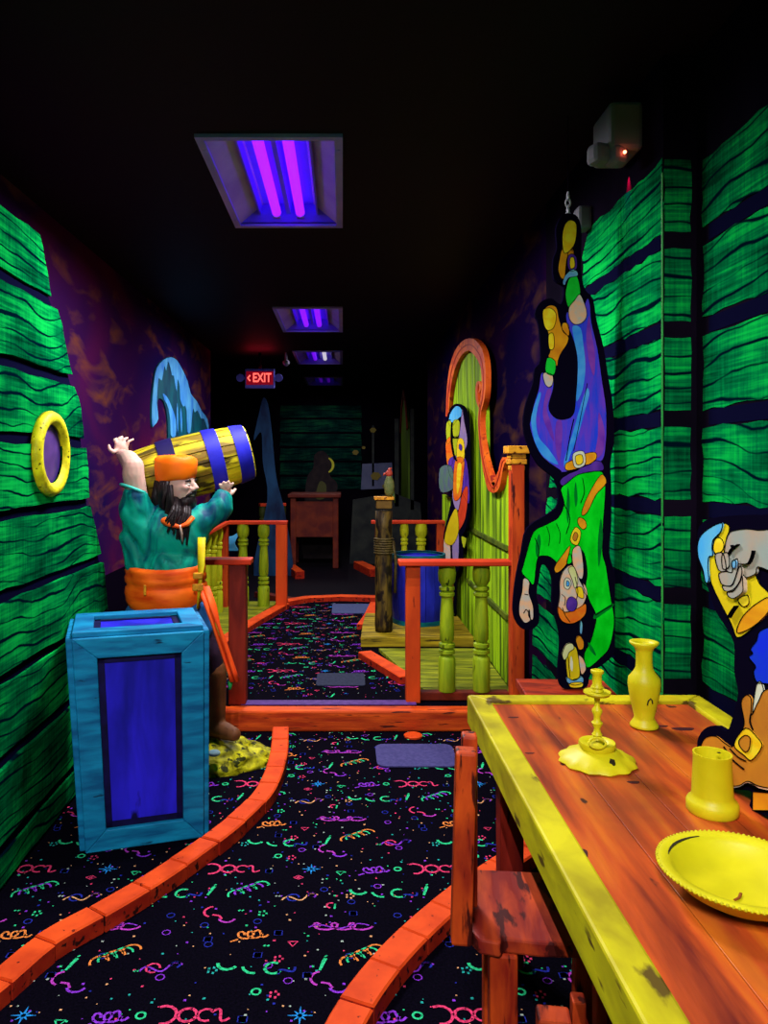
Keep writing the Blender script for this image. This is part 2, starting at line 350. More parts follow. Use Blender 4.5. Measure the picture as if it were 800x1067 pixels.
def confetti(mb, z, x0, x1, y0, y1, inside):
    f = lambda u, v, t: Vector((u, v, t))
    def flat(path, k):
        mb.mi = NK.index(k) + 1; n = len(path); prev = None
        for i in range(n):
            p = path[i]; q0 = path[max(0, i - 1)]; q1 = path[min(n - 1, i + 1)]
            dx, dy = q1[0] - q0[0], q1[1] - q0[1]; l = math.hypot(dx, dy) or 1; nx, ny = -dy / l * p[2] / 2, dx / l * p[2] / 2
            cur = (mb.bm.verts.new((p[0] + nx, p[1] + ny, z)), mb.bm.verts.new((p[0] - nx, p[1] - ny, z)))
            if prev:
                fc = mb.bm.faces.new((prev[0], prev[1], cur[1], cur[0])); fc.material_index = mb.mi
            prev = cur
    for i in range(math.floor(x0 / TL), math.ceil(x1 / TL)):
        for j in range(math.floor(y0 / TL), math.ceil(y1 / TL)):
            for (u, v, kd, cols) in tile:
                X, Y = i * TL + u, j * TL + v
                if not inside(X, Y, .09 if kd in ('doco', 'big', 'arcs', 'loop', 'coil') else .04): continue
                for path, ci in motif(kd):
                    flat([(X + a * 1.15, Y + b * 1.15, w_ * 1.3) for a, b, w_ in path], cols[min(ci, len(cols) - 1)])
            for (u, v, k) in rings_:
                X, Y = i * TL + u, j * TL + v
                if inside(X, Y, .03): flat([(X + a, Y + b, w_) for a, b, w_ in arc(.013, 0, 360, 0, 0, .0035, 8)], k)
            for (u, v, k, r) in dots:
                X, Y = i * TL + u, j * TL + v
                if inside(X, Y, .01): flat([(X - r, Y, 2 * r), (X + r, Y, 2 * r)], k)
    mb.mi = 0
fl = MB(); fl.box((-.2, 1.33, -.05), (3.2, 6.1, .1))
confetti(fl, .0012, -1.6, 1.17, .3, STEP, lambda x, y, m: -1.6 + m < x < 1.17 - m and .3 < y < STEP - .05 - m)
fl.build('floor', NM, kind='structure')
# far carpet on the raised platform, bounded by the orange kerbs
def xl_far(y): return -1.55 if y < 5.4 else (-.98 + (y - 5.6) * (.40 / 2.0))
def xr_far(y): return (.43 - max(0, y - 4.8) * .29) if y < 5.7 else (.14 + (y - 5.7) * .06)
fp = MB(); fp.box(((-1.6 + 1.06) / 2, (STEP + 7.68) / 2, PLAT / 2), (2.66, 7.68 - STEP, PLAT))
confetti(fp, PLAT + .0012, -1.6, 1.0, STEP, 7.6, lambda x, y, m: xl_far(y) + m * .5 < x < xr_far(y) - m * .5 and STEP + .14 + m < y < 7.55 - m * .5)
fp.build('floor_platform', NM, kind='structure')
wall('floor_far', -3.7, 3.1, 7.68, FAR, paint('far_floor', (.004, .002, .006), rough=.7, spec=.1), -.1, .0)

# ------------------------------------------------------------ planked ship-hull paint on the right walls (thin painted boards)
GZ = [-.14, .16, .46, .76, 1.06, 1.35, 1.645, 1.94, 2.235, 2.53]
rg = random.Random(11)
def ragged(x0f, x1f, z0, z1, n=9, am=.012):
    pts = []
    for i in range(n): pts.append((x0f(z0) + (x1f(z0) - x0f(z0)) * i / (n - 1), z0 + rg.uniform(-am, am) * .6))
    for i in range(1, 5): z = z0 + (z1 - z0) * i / 5; pts.append((x1f(z) + rg.uniform(-am, am), z))
    for i in range(n): pts.append((x1f(z1) + (x0f(z1) - x1f(z1)) * i / (n - 1), z1 + rg.uniform(-am, am) * .6))
    for i in range(1, 5): z = z1 + (z0 - z1) * i / 5; pts.append((x0f(z) + rg.uniform(-am, am), z))
    return pts
mural = thing('plank_mural', 'green ship planks painted on the nearest right wall beside the table', 'mural', (XR2, 0, 0))
mural_r = thing('plank_mural', 'narrow green plank strip painted on the short wall facing the viewer behind the vase', 'mural', (XR, 2.54, 0))
mural_f = thing('plank_mural', 'green ship planks painted on the corridor wall behind the upside-down pirate', 'mural', (XR, 0, 0))
mb_near, mb_ret, mb_far, mb_gap = MB(), MB(), MB(), MB()
def leftb(z):     # far boundary of the painted hull on the corridor wall
    return 3.55 + max(0, (2.3 - z)) * .42 if z < 2.3 else 3.55 - (z - 2.3) * 1.6
fX = lambda X: (lambda u, v, t: Vector((X - t, u, v)))
fY = lambda Y: (lambda u, v, t: Vector((u, Y - t, v)))
for a, b_ in zip(GZ, GZ[1:]):
    lo_, hi_ = max(a + .028, .02), b_ - .028
    mb_near.prism(ragged(lambda z: -1.5, lambda z: 2.49, lo_, hi_ - (.02 if b_ > 2.5 else 0), 60), fX(XR2), 0, .003)
    mb_ret.prism(ragged(lambda z: XR + .004, lambda z: XR2 - .02, lo_, hi_, 4, .004), fY(2.54), 0, .003)
    top = hi_
    mb_far.prism(ragged(lambda z: 2.545, lambda z: 3.38 + .0 * z - max(0, z - 2.42) * 1.0, lo_, top, 16), fX(XR), 0, .003)
    if lo_ < 2.2: mb_far.prism(ragged(lambda z: 3.47, lambda z: max(3.56, min(4.28, leftb(z))), lo_, top, 10), fX(XR), 0, .003)
def onto(mb_, nm, m, root):
    o = mb_.build(nm, m, root); o.data.transform(Matrix.Translation(-root.location)); return o
onto(mb_far, 'planks', M_green, mural_f); onto(mb_near, 'planks', M_green, mural); onto(mb_ret, 'planks', M_green, mural_r)
for zz in GZ[1:-1]:
    mb_gap.box((XR2 - .001, .5, zz), (.002, 3.9, .05))
onto(mb_gap, 'seams', M_navy, mural)
mb_gap = MB()
for zz in GZ[1:-1]: mb_gap.box((XR - .001, (2.56 + 3.4) / 2, zz), (.002, .84, .05))
onto(mb_gap, 'seams', M_navy, mural_f)
onto(MB().box((XR - .002, 2.543, 1.26), (.004, .006, 2.4)), 'corner_edge', paint('edge_green', (.01, .20, .03), (.03, .32, .05), (20, 20, 9)), mural_f)

# ------------------------------------------------------------ green hull flat on the left with porthole
hull = thing('ship_hull_panel', 'curved green ship hull of wide planks standing along the left wall', 'ship hull', (-1.2, 0, 0))
prof = [(0, 4.02), (.83, 3.86), (1.045, 3.79), (1.35, 3.585), (1.53, 3.56), (1.77, 3.48), (1.86, 3.38), (2.11, 3.22), (2.175, 3.14), (2.40, 3.02), (2.6, 3.0)]
def hx(z):
    for (a, ya), (b, yb) in zip(prof, prof[1:]):
        if a <= z <= b: return ya + (yb - ya) * (z - a) / (b - a)
    return prof[-1][1]
HZ = [.0, .15, .45, .74, 1.03, 1.315, 1.59, 1.86, 2.158, 2.42]
hb = MB(); fH = lambda u, v, t: Vector((t, u, v))
outl = [(-1.4, 0)] + [(hx(z) - .02, z) for z in [i * .1 for i in range(0, 25)]] + [(-1.4, 2.40)]
hb.prism(outl, fH, -.30, 0); hb.build('backing_board', M_navy, hull)
pb = MB()
for k, (a, b_) in enumerate(zip(HZ, HZ[1:])):
    lo_, hi_ = a + .022, b_ - .022
    off = .010 + .006 * (k % 2)
    pb.prism(ragged(lambda z: -1.4, lambda z: hx(z), lo_, hi_, 40, .009), fH, 0, off)
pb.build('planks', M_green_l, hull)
ph = thing('porthole', None, None); ph.parent = hull; 
for k in ('label', 'category'):
    if k in ph: del ph[k]
yc, zc = 3.09, 1.535
Mx = Matrix.Rotation(R(90), 3, 'Y')
ring = MB().lathe([(.118, .0), (.170, .0), (.173, .018), (.164, .034), (.145, .040), (.128, .034), (.118, .018)], (.012, yc, zc), 48, Mx, caps=False)
rg_ob = ring.build('porthole_ring', paint('porthole_yellow', (.42, .36, .005), (.80, .74, .01), (22, 22, 22), wear=(.06, .05, .0), wsc=(60, 60, 60), wth=.62, bump=.3), ph, smooth=True)
MB().lathe([(.120, 0), (.120, .006)], (.014, yc, zc), 40, Mx).build('porthole_glass', paint('porthole_purple', (.02, .008, .11), (.10, .04, .24), (7, 7, 7), rough=.4), ph)

# ------------------------------------------------------------ blue wave painted board on the left wall
def region(mb, pts, fn, a, b, n=4, closed=True): mb.prism(catmull(pts, n) if n > 1 else pts, fn, a, b)
Xw = XL
wv = thing('wave_cutout', 'bright blue curling wave cutout on the left mural wall above the barrel', 'wave cutout', (XL, 0, 0))
def LW(px, py, X=XL):
    d = X * F / (px - VX); return (d, EYE - (py - VY) * d / F)
Z8 = lambda l: [LW(140 + a / 8, 350 + b / 8) for a, b in l]
fW = lambda u, v, t: Vector((t, u, v))
WB = [(135, 750), (130, 600), (145, 400), (170, 270), (230, 200), (290, 175), (340, 200), (390, 280), (430, 370), (460, 480), (510, 540), (550, 620), (600, 690), (612, 800), (612, 1000), (290, 1000), (270, 850), (265, 700), (240, 560), (200, 520), (180, 560), (185, 690), (150, 750)]
mb = MB(); region(mb, Z8(WB), fW, .0, .012, 3)
mb.build('wave_board', paint('wave_deep', (.0, .035, .085), (.0, .11, .15), (4, 5, 2)), wv)
mb = MB()
FO = [(135, 745), (132, 600), (148, 400), (172, 270), (230, 200), (290, 178), (340, 203), (388, 283), (430, 375), (458, 482), (508, 545), (548, 625), (598, 695), (608, 790), (590, 750), (570, 690), (545, 690), (515, 620), (490, 640), (478, 600), (465, 700), (455, 800), (430, 800), (425, 640), (410, 580), (395, 590), (370, 530), (365, 420), (345, 360), (340, 460), (325, 400), (315, 330), (300, 330), (285, 260), (265, 210), (250, 290), (235, 250), (215, 370), (190, 350), (180, 400), (172, 560), (185, 690), (150, 745)]
region(mb, Z8(FO), fW, .012, .016, 2)
region(mb, Z8([(225, 480), (265, 520), (300, 600), (330, 700), (330, 830), (290, 830), (285, 700), (265, 590), (235, 530)]), fW, .012, .016, 3)
region(mb, Z8([(345, 560), (352, 700), (348, 810), (340, 700)]), fW, .012, .016, 2)
region(mb, Z8([(375, 600), (385, 700), (380, 810), (370, 700)]), fW, .012, .016, 2)
mb.build('foam', paint('wave_foam', (.03, .22, .72), (.10, .46, .85), (5, 8, 4)), wv)

# ------------------------------------------------------------ troffers
M_frame = paint('troffer_frame', (.30, .25, .80), (.40, .34, .90), (3, 3, 3), rough=.5)
M_refl = paint('troffer_reflector', (.20, .12, .85), rough=.35, spec=.4)
M_refo = paint('troffer_side', (.55, .50, .60), (.40, .32, .50), (4, 4, 4), rough=.4)
names = ['above the viewer', 'nearest over the carpet with two glowing violet tubes', 'second along the corridor ceiling', 'third along the corridor ceiling, one tube whiter', 'faint and farthest over the dim room']
for i, (x0, x1, y0, y1, W, g) in enumerate(FIX):
    t = thing('ceiling_light', 'recessed black-light ceiling panel, ' + names[i], 'ceiling light', ((x0 + x1) / 2, (y0 + y1) / 2, CEIL), group='black-light ceiling panels')
    hw, hl = (x1 - x0) / 2, (y1 - y0) / 2
    m = MB(); fw = .035
    m.box((-hw + fw / 2, 0, -.004), (fw, 2 * hl, .022)); m.box((hw - fw / 2, 0, -.004), (fw, 2 * hl, .022))
    m.box((0, -hl + fw / 2, -.004), (2 * hw - 2 * fw, fw, .022)); m.box((0, hl - fw / 2, -.004), (2 * hw - 2 * fw, fw, .022))
    for sx in (-1, 1):
        for sy in (-1, 1): m.box((sx * (hw - .018), sy * (hl - .14), -.016), (.014, .02, .004))
    m.build('frame', M_frame, t)
    m = MB(); a = hw - fw; d_ = .11
    fr = lambda u, v, tt: Vector((u, tt, v))
    # pan: sloped sides, flat top, central spine
    for sd, poly in enumerate([[(-a, .0), (-a * .52, d_), (-a * .52, d_ + .006), (-a - .006, .0)], [(a, .0), (a * .52, d_), (a * .52, d_ + .006), (a + .006, .0)]]):
        MB().prism(poly, fr, -hl + .02, hl - .02).build('side_reflector', M_refo, t)
    m = MB()
    m.prism([(-a * .54, d_), (a * .54, d_), (a * .54, d_ + .01), (-a * .54, d_ + .01)], fr, -hl + .02, hl - .02)
    m.prism([(-.018, d_), (.018, d_), (.012, .055), (-.012, .055)], fr, -hl + .03, hl - .03)
    for sx in (-1, 1): m.prism([(sx * a * .55, d_), (sx * a * .60, d_), (sx * a * .62, .05), (sx * a * .58, .05)], fr, -hl + .03, hl - .03)
    m.box((0, -hl + .03, d_ / 2), (2 * a, .01, d_)); m.box((0, hl - .03, d_ / 2), (2 * a, .01, d_))
    m.build('reflector', M_refl, t)
    for k, sx in enumerate((-.066, .066)):
        col = (.44, .010, 2.4) if not (i == 3 and k == 1) else (.8, .75, .9)
        st = g * (1.15 if not (i == 3 and k == 1) else 2.4)
        mt = paint('tube_%d_%d' % (i, k if i == 3 else 0), (.3, .1, .5), emit=(col, st))
        MB().lathe([(.026, -hl + .06), (.026, hl - .06)], (sx, 0, .055), 16, Matrix.Rotation(R(-90), 3, 'X')).build('tube', mt, t, smooth=True, auto=50)
        for sy in (-1, 1): MB().box((sx, sy * (hl - .05), .06), (.04, .03, .06)).build('lamp_holder', M_refo, t)

# ------------------------------------------------------------ kerbs
def kerb(name, label, pts, w_, z0, h, blen, parent_kind='kerb', mats=(M_orange, M_kerbside)):
    P_ = catmull(pts, 12, closed=False)
    d_ = [0]
    for a, b_ in zip(P_, P_[1:]): d_.append(d_[-1] + math.hypot(b_[0] - a[0], b_[1] - a[1]))
    def at(s):
        for i in range(len(d_) - 1):
            if d_[i] <= s <= d_[i + 1] + 1e-9:
                t = (s - d_[i]) / ((d_[i + 1] - d_[i]) or 1); return [P_[i][k] + (P_[i + 1][k] - P_[i][k]) * t for k in (0, 1)]
        return list(P_[-1][:2])
    def nrm(s):
        a, b_ = at(max(0, s - .02)), at(min(d_[-1], s + .02)); dx, dy = b_[0] - a[0], b_[1] - a[1]; l = math.hypot(dx, dy) or 1
        return -dy / l, dx / l
    m = MB(); n = max(1, round(d_[-1] / blen)); bl = d_[-1] / n; rr = random.Random(len(pts))
    for i in range(n):
        s0, s1 = i * bl + .003, (i + 1) * bl - .003; jz = rr.uniform(-.002, .002); jo = rr.uniform(-.003, .003)
        K = 3; Lp, Rp = [], []
        for k in range(K + 1):
            s = s0 + (s1 - s0) * k / K; p = at(s); nx, ny = nrm(s)
            Lp.append((p[0] + nx * (w_ / 2 + jo), p[1] + ny * (w_ / 2 + jo))); Rp.append((p[0] - nx * (w_ / 2 - jo), p[1] - ny * (w_ / 2 - jo)))
        bv = .006; nz = h + jz
        def off(q, f_): 
            c = (sum(x[0] for x in Lp + Rp) / 8, sum(x[1] for x in Lp + Rp) / 8); return q
        vb = [[m.bm.verts.new((x, y, z0 - .005)) for x, y in Q] for Q in (Lp, Rp)]
        vm = [[m.bm.verts.new((x, y, z0 + nz - bv)) for x, y in Q] for Q in (Lp, Rp)]
        vt = []
        for Q, Q2 in ((Lp, Rp), (Rp, Lp)):
            row = []
            for k, (p, q) in enumerate(zip(Q, Q2)):
                l = math.hypot(q[0] - p[0], q[1] - p[1]); x, y = p[0] + (q[0] - p[0]) * bv / l, p[1] + (q[1] - p[1]) * bv / l
                if k in (0, K):
                    nb = Q[1] if k == 0 else Q[K - 1]; l2 = math.hypot(nb[0] - p[0], nb[1] - p[1]); x += (nb[0] - p[0]) / l2 * bv * .6; y += (nb[1] - p[1]) / l2 * bv * .6
                row.append(m.bm.verts.new((x, y, z0 + nz)))
            vt.append(row)
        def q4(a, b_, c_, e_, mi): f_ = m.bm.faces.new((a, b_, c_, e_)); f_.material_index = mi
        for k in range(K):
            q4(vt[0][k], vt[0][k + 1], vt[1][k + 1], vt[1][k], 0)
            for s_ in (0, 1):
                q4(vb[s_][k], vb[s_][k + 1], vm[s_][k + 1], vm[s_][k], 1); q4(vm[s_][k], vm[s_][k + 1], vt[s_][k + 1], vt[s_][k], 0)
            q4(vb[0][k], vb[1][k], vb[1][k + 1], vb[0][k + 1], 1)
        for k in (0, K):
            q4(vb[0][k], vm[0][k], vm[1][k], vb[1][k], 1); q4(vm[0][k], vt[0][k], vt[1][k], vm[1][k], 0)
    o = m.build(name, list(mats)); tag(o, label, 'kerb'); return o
def FL(px, py, z=.0): d = (EYE - z) * F / (py - VY); return ((px - VX) * d / F, d)
kz = .055
kl = [FL(x, y, kz) for x, y in [(-60, 1065), (-5, 1022), (48, 978), (102, 948), (155, 917), (206, 883), (249, 850), (277, 820), (290, 787), (293, 757)]]
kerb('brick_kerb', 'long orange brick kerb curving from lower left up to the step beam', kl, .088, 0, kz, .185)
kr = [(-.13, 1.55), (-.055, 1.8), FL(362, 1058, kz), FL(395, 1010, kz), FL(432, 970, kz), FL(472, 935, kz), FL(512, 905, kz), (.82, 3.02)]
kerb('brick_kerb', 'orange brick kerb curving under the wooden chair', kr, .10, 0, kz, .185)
k1 = [FL(x, y, PLAT + .05) for x, y in [(380, 678), (402, 691), (424, 704)]]
kerb('timber_kerb', 'short orange kerb slanting along the right planked deck', [k1[0], k1[1], k1[2]], .10, PLAT, .05, .9)
kerb('timber_kerb', 'orange kerb slanting along the left planked deck by the railing', [FL(x, y, PLAT + .05) for x, y in [(205, 690), (240, 660), (296, 628)]], .10, PLAT, .05, 3)
kerb('timber_kerb', 'orange kerb beside the dark piling at the far end of the carpet', [FL(x, y, PLAT + .05) for x, y in [(378, 650), (385, 640), (391, 627)]], .10, PLAT, .05, 3)
kerb('timber_kerb', 'curved orange kerb closing the far end of the raised carpet', [FL(x, y, PLAT + .05) for x, y in [(292, 626), (320, 621.5), (350, 620), (392, 621)]], .11, PLAT, .05, 3)

# step beam
bmn = MB().box(((-.70 + 1.03) / 2, STEP - .045, .061), (1.73, .088, .120), bev=.012)
tag(bmn.build('step_beam', M_beam), 'rough orange timber beam forming the step up to the raised carpet', 'beam')
tag(MB().box((-.08, STEP + .04, PLAT + .004), (1.0, .08, .008), bev=.003).build('threshold_strip', paint('purple_strip', (.06, .02, .15), (.10, .035, .22), (30, 30, 30))), 'dark purple threshold strip behind the orange step beam', 'threshold strip')
wall('trim_1', XL, -.71, STEP - .02, STEP, M_black, 0, PLAT)

# rubber mats and golf hole cover
def mat_plate(label, x0, x1, y0, y1, z, m, r=.03):
    pts = []
    for cx, cy, a0 in ((x1 - r, y1 - r, 0), (x0 + r, y1 - r, 90), (x0 + r, y0 + r, 180), (x1 - r, y0 + r, 270)):
        for k in range(6): a = R(a0 + 18 * k); pts.append((cx + r * math.cos(a), cy + r * math.sin(a)))
    o = MB().prism(pts, lambda u, v, t: Vector((u, v, t)), z, z + .008).build('tee_mat', m, bevel=.002)
    tag(o, label, 'mat')
M_mat = paint('mat_violet', (.045, .042, .15), (.07, .06, .20), (60, 60, 60), rough=.9)
mat_plate('dusty violet rounded mat on the near carpet in front of the step', .170, .575, 3.77, 4.07, .002, M_mat, .05)
mat_plate('dull grey-blue mat on the raised carpet just past the step', -.165, .14, 4.73, 5.0, PLAT + .002, paint('mat_dark', (.02, .025, .05), (.03, .035, .07), (60, 60, 60), rough=.9), .02)
mat_plate('blue-grey mat at the far end of the raised carpet', -.10, .30, 7.0, 7.45, PLAT + .002, paint('mat_blue', (.05, .065, .17), (.07, .09, .2), (60, 60, 60), rough=.9), .02)
tag(MB().lathe([(.05, 0), (.05, .008), (.045, .011)], (.385, 4.20, .002), 24).build('hole_cover', M_orange), 'small flat orange disc on the carpet in front of the step beam', 'disc')

# ------------------------------------------------------------ blue crate
cr = thing('wooden_crate', 'tall blue crate with lighter blue frame and purple-blue panels at left', 'crate', (-.992, 2.963, 0), R(17.0))
M_cf = paint('crate_frame', (.003, .10, .26), (.006, .26, .50), (5, 5, 26), wear=(.002, .02, .06), wsc=(9, 9, 40), wth=.66, bump=.25)
M_cfh = paint('crate_frame_h', (.003, .10, .26), (.006, .28, .52), (5, 26, 30), wear=(.002, .02, .06), wsc=(6, 30, 30), wth=.66, bump=.25)
M_cp = paint('crate_panel', (.008, .008, .30), (.026, .018, .82), (9, 9, 2.2), wear=(.004, .003, .06), wsc=(9, 9, 3), wth=.66, detail=6)
W_, D_, H_ = .450, .395, .825; T = .022; BW = .080
faces_ = {'front': (lambda u, v, t: Vector((u, -t, v)), W_), 'back': (lambda u, v, t: Vector((u, D_ + t, v)), W_), 'left': (lambda u, v, t: Vector((-t, u, v)), D_), 'right': (lambda u, v, t: Vector((W_ + t, u, v)), D_)}
def frame_face(fn, Wd, Hd, name, parent, bw=BW):
    for nm, pl, mt in (('rail', [(0, 0), (Wd, 0), (Wd - bw, bw), (bw, bw)], M_cfh), ('rail', [(0, Hd), (Wd, Hd), (Wd - bw, Hd - bw), (bw, Hd - bw)], M_cfh),
                       ('stile', [(0, 0), (bw, bw), (bw, Hd - bw), (0, Hd)], M_cf), ('stile', [(Wd, 0), (Wd - bw, bw), (Wd - bw, Hd - bw), (Wd, Hd)], M_cf)):
        MB().prism(pl, fn, 0, T).build(nm, mt, parent, bevel=.004)
MB().box((W_ / 2, D_ / 2, H_ / 2), (W_ - .004, D_ - .004, H_ - .004)).build('panel', M_cp, cr)
for k, (fn, Wd) in faces_.items(): frame_face(fn, Wd, H_, k, cr)
frame_face(lambda u, v, t: Vector((u, v, H_ + t - .001)), W_, D_, 'top', cr, .07)
dk = MB()
for fn, Wd, Hd, bw in ((faces_['front'][0], W_, H_, BW), (lambda u, v, t: Vector((u, v, H_ + t)), W_, D_, .07)):
    q = [(bw - .004, bw - .004), (Wd - bw + .004, bw - .004), (Wd - bw + .004, Hd - bw + .004), (bw - .004, Hd - bw + .004)]
    for (a, b_) in zip(q, q[1:] + q[:1]):
        n_ = 24; wd = .055
        dk.ribbon([(a[0] + (b_[0] - a[0]) * i / n_, a[1] + (b_[1] - a[1]) * i / n_, wd) for i in range(n_ + 1)], fn, .0005, .003)
dk.build('panel_border', paint('crate_border', (.003, .002, .03), (.006, .004, .06), (20, 20, 20)), cr)

for c_ in [x for x in bpy.data.objects if x.parent == cr]:      # the crate flares a little to the left at the top
    for v in c_.data.vertices: v.co.x -= .050 * (v.co.z / H_) * (1 - v.co.x / W_)
# ------------------------------------------------------------ railings
def baluster(parent, x, y, z0, z1, r=.048, m=M_limegreen):
    H = z1 - z0; s = r
    prof = [(s * .95, 0), (s * 1.0, .01), (s * 1.0, .25 * H), (s * .9, .27 * H), (s * .62, .285 * H), (s * .95, .30 * H), (s * .95, .325 * H), (s * .62, .335 * H), (s * .92, .35 * H), (s * .92, .375 * H), (s * .6, .385 * H),
            (s * .82, .41 * H), (s * .84, .5 * H), (s * .78, .62 * H), (s * .66, .74 * H), (s * .9, .755 * H), (s * .9, .775 * H), (s * .62, .785 * H), (s * .9, .80 * H), (s * .9, .82 * H), (s * .62, .83 * H), (s * .98, .87 * H), (s * 1.05, .93 * H), (s * .95, .985 * H), (s * .95, H)]
    MB().lathe(prof, (x, y, z0), 20).build('baluster', m, parent, smooth=True, auto=35)
def post(parent, x, y, z0, z1, w_=.09, m=M_redwood): MB().box((x, y, (z0 + z1) / 2), (w_, w_, z1 - z0), bev=.006).build('post', m, parent)
# left near railing on the step
r1 = thing('railing', 'near left red railing end on the step, beside the barrel-carrying pirate', 'railing', (0, 0, PLAT))
post(r1, -.60, 4.41, 0, .80, .098, paint('post_dark_red', (.12, .010, .007), (.26, .022, .010), (12, 12, 3))); MB().box((-.80, 4.41, .815), (.56, .13, .032), bev=.006).build('top_rail', M_redrail, r1)
post(r1, -1.12, 4.41, 0, .80, .09)
baluster(r1, -.90, 4.41, 0, .80)
# left side railing, running back along the deck
r2 = thing('railing', 'left red railing with lime balusters running back around the far deck', 'railing', (0, 0, PLAT))
MB().box((-1.12, 5.86, .815), (.11, 2.72, .032), bev=.006).build('top_rail', M_redrail, r2)
MB().box((-.80, 7.24, .815), (.56, .11, .032), bev=.006).build('top_rail', M_redrail, r2)
for k in range(8): baluster(r2, -1.12, 4.85 + .30 * k, 0, .80, .036, paint('lime_bright', (.38, .42, .008), (.52, .55, .012), (20, 20, 5), wear=(.05, .06, .004), wsc=(30, 30, 8), wth=.66))
baluster(r2, -.94, 7.24, 0, .80, .055); baluster(r2, -.745, 7.24, 0, .80, .055)
post(r2, -1.12, 7.22, 0, .80, .09); post(r2, -.575, 7.24, 0, .80, .105, paint('orange_post', (.60, .05, .006), (.70, .075, .008), (12, 12, 3)))
# decks
M_deck = paint('deck_lime', (.10, .13, .006), (.34, .36, .012), (3, 26, 26), wear=(.015, .02, .004), wsc=(4, 40, 40), wth=.62, bump=.2)
def deck(name, label, poly, z0, z1, m=M_deck, pw=.11):
    t = thing(name, label, 'deck', (0, 0, 0)); ys_ = [p[1] for p in poly]; y = min(ys_); mb = MB()
    def xs(yy):
        r_ = []
        for (a, b_) in zip(poly, poly[1:] + poly[:1]):
            if (a[1] - yy) * (b_[1] - yy) <= 0 and a[1] != b_[1]: r_.append(a[0] + (b_[0] - a[0]) * (yy - a[1]) / (b_[1] - a[1]))
        return (min(r_), max(r_)) if len(r_) >= 2 else None
    while y < max(ys_) - .02:
        y1 = min(y + pw - .008, max(ys_) - 1e-4); A, B = xs(y + 1e-4), xs(y1)
        if A and B: mb.prism([(A[0], y), (A[1], y), (B[1], y1), (B[0], y1)], lambda u, v, t_: Vector((u, v, t_)), z0, z1)
        y += pw
    mb.build('deck_boards', m, t, bevel=.004); return t
deck('planked_deck', 'left lime-green planked deck behind the orange kerb and railing', [(-1.5, 5.3), (-1.08, 5.3), (-.62, 7.5), (-1.5, 7.5)], PLAT + .001, PLAT + .028)
deck('planked_deck', 'right lime-green planked deck inside the front railing', [(.50, 4.5), (1.0, 4.5), (1.0, 5.6), (.26, 5.6)], PLAT + .001, PLAT + .028)
M_ledge = paint('ledge_yellow', (.16, .11, .006), (.50, .34, .012), (3, 26, 26), wear=(.03, .02, .004), wsc=(4, 40, 40), wth=.58, bump=.2)
ld = deck('raised_ledge', 'low yellow-brown wooden ledge under the piling and blue tub', [(.135, 5.74), (.98, 5.74), (.98, 6.66), (.20, 6.66), (.16, 6.2)], PLAT + .001, PLAT + .075, M_ledge, .155)
# right near railing
r3 = thing('railing', 'near right red railing with two lime turned balusters in front of the fence', 'railing', (0, 0, PLAT))
post(r3, .405, 4.44, 0, .79, .082, paint('post_orange', (.52, .045, .006), (.72, .075, .008), (12, 12, 3), wear=(.15, .01, .004), wsc=(30, 30, 6), wth=.64))
MB().box((.66, 4.42, .805), (.68, .12, .030), bev=.006).build('top_rail', M_redrail, r3)
MB().box((.70, 4.46, .03), (.52, .06, .05), bev=.006).build('bottom_rail', paint('dark_red', (.10, .010, .006), (.2, .02, .006), (9, 9, 9)), r3)
baluster(r3, .605, 4.46, .055, .79, .050); baluster(r3, .805, 4.46, .055, .79, .050)
# far right railing
r4 = thing('railing', 'far right red railing behind the blue tub and dark piling', 'railing', (0, 0, PLAT))
MB().box((.62, 7.3, .815), (.70, .10, .03), bev=.006).build('top_rail', M_redrail, r4)
post(r4, .345, 7.3, 0, .80, .07, MATS['orange_post']); post(r4, .93, 7.3, 0, .80, .08)
baluster(r4, .585, 7.3, 0, .80, .04, MATS['lime_bright']); baluster(r4, .745, 7.3, 0, .80, .055, MATS['lime_bright'])

# ------------------------------------------------------------ scroll fence on the right
def fence_mat():
    m = bpy.data.materials.new('fence_green'); m.use_nodes = True; nt = m.node_tree; b = nt.nodes['Principled BSDF']; L = nt.links.new
    b.inputs['Roughness'].default_value = .6; b.inputs['Specular IOR Level'].default_value = .1
    tc = node(nt, 'ShaderNodeTexCoord'); sp = node(nt, 'ShaderNodeSeparateXYZ'); L(tc.outputs['Object'], sp.inputs[0])
    mp = node(nt, 'ShaderNodeMapping'); mp.inputs['Scale'].default_value = (9, 14, 1.1); L(tc.outputs['Object'], mp.inputs[0])
    nz = node(nt, 'ShaderNodeTexNoise'); nz.inputs['Scale'].default_value = 1; nz.inputs['Detail'].default_value = 4; L(mp.outputs[0], nz.inputs['Vector'])
    cr_ = node(nt, 'ShaderNodeValToRGB'); e = cr_.color_ramp.elements; e[0].position = .36; e[0].color = (.05, .11, .005, 1); e[1].position = .60; e[1].color = (.38, .66, .008, 1)
    L(nz.outputs['Fac'], cr_.inputs[0])
    L(cr_.outputs[0], b.inputs['Base Color']); return m
M_fence = fence_mat()
fx = 1.03
sf = thing('scroll_fence', 'tall lime-green plank fence with orange scrolled top along the right wall', 'fence', (fx, 0, 0))
def FXs(l): return [PX(a, b_, fx) for a, b_ in l]
fF = lambda u, v, t: Vector((-t, u, v))
fill = FXs([(472.5, 432), (474, 410), (477, 392), (482, 378), (490, 368), (498, 366), (505, 373), (509, 385), (510, 400), (509, 430), (509, 455), (511, 474), (515, 492), (520, 505), (524, 509), (528, 503), (531, 492), (534, 484), (537, 484)])
bot = lambda y: PLAT + .02
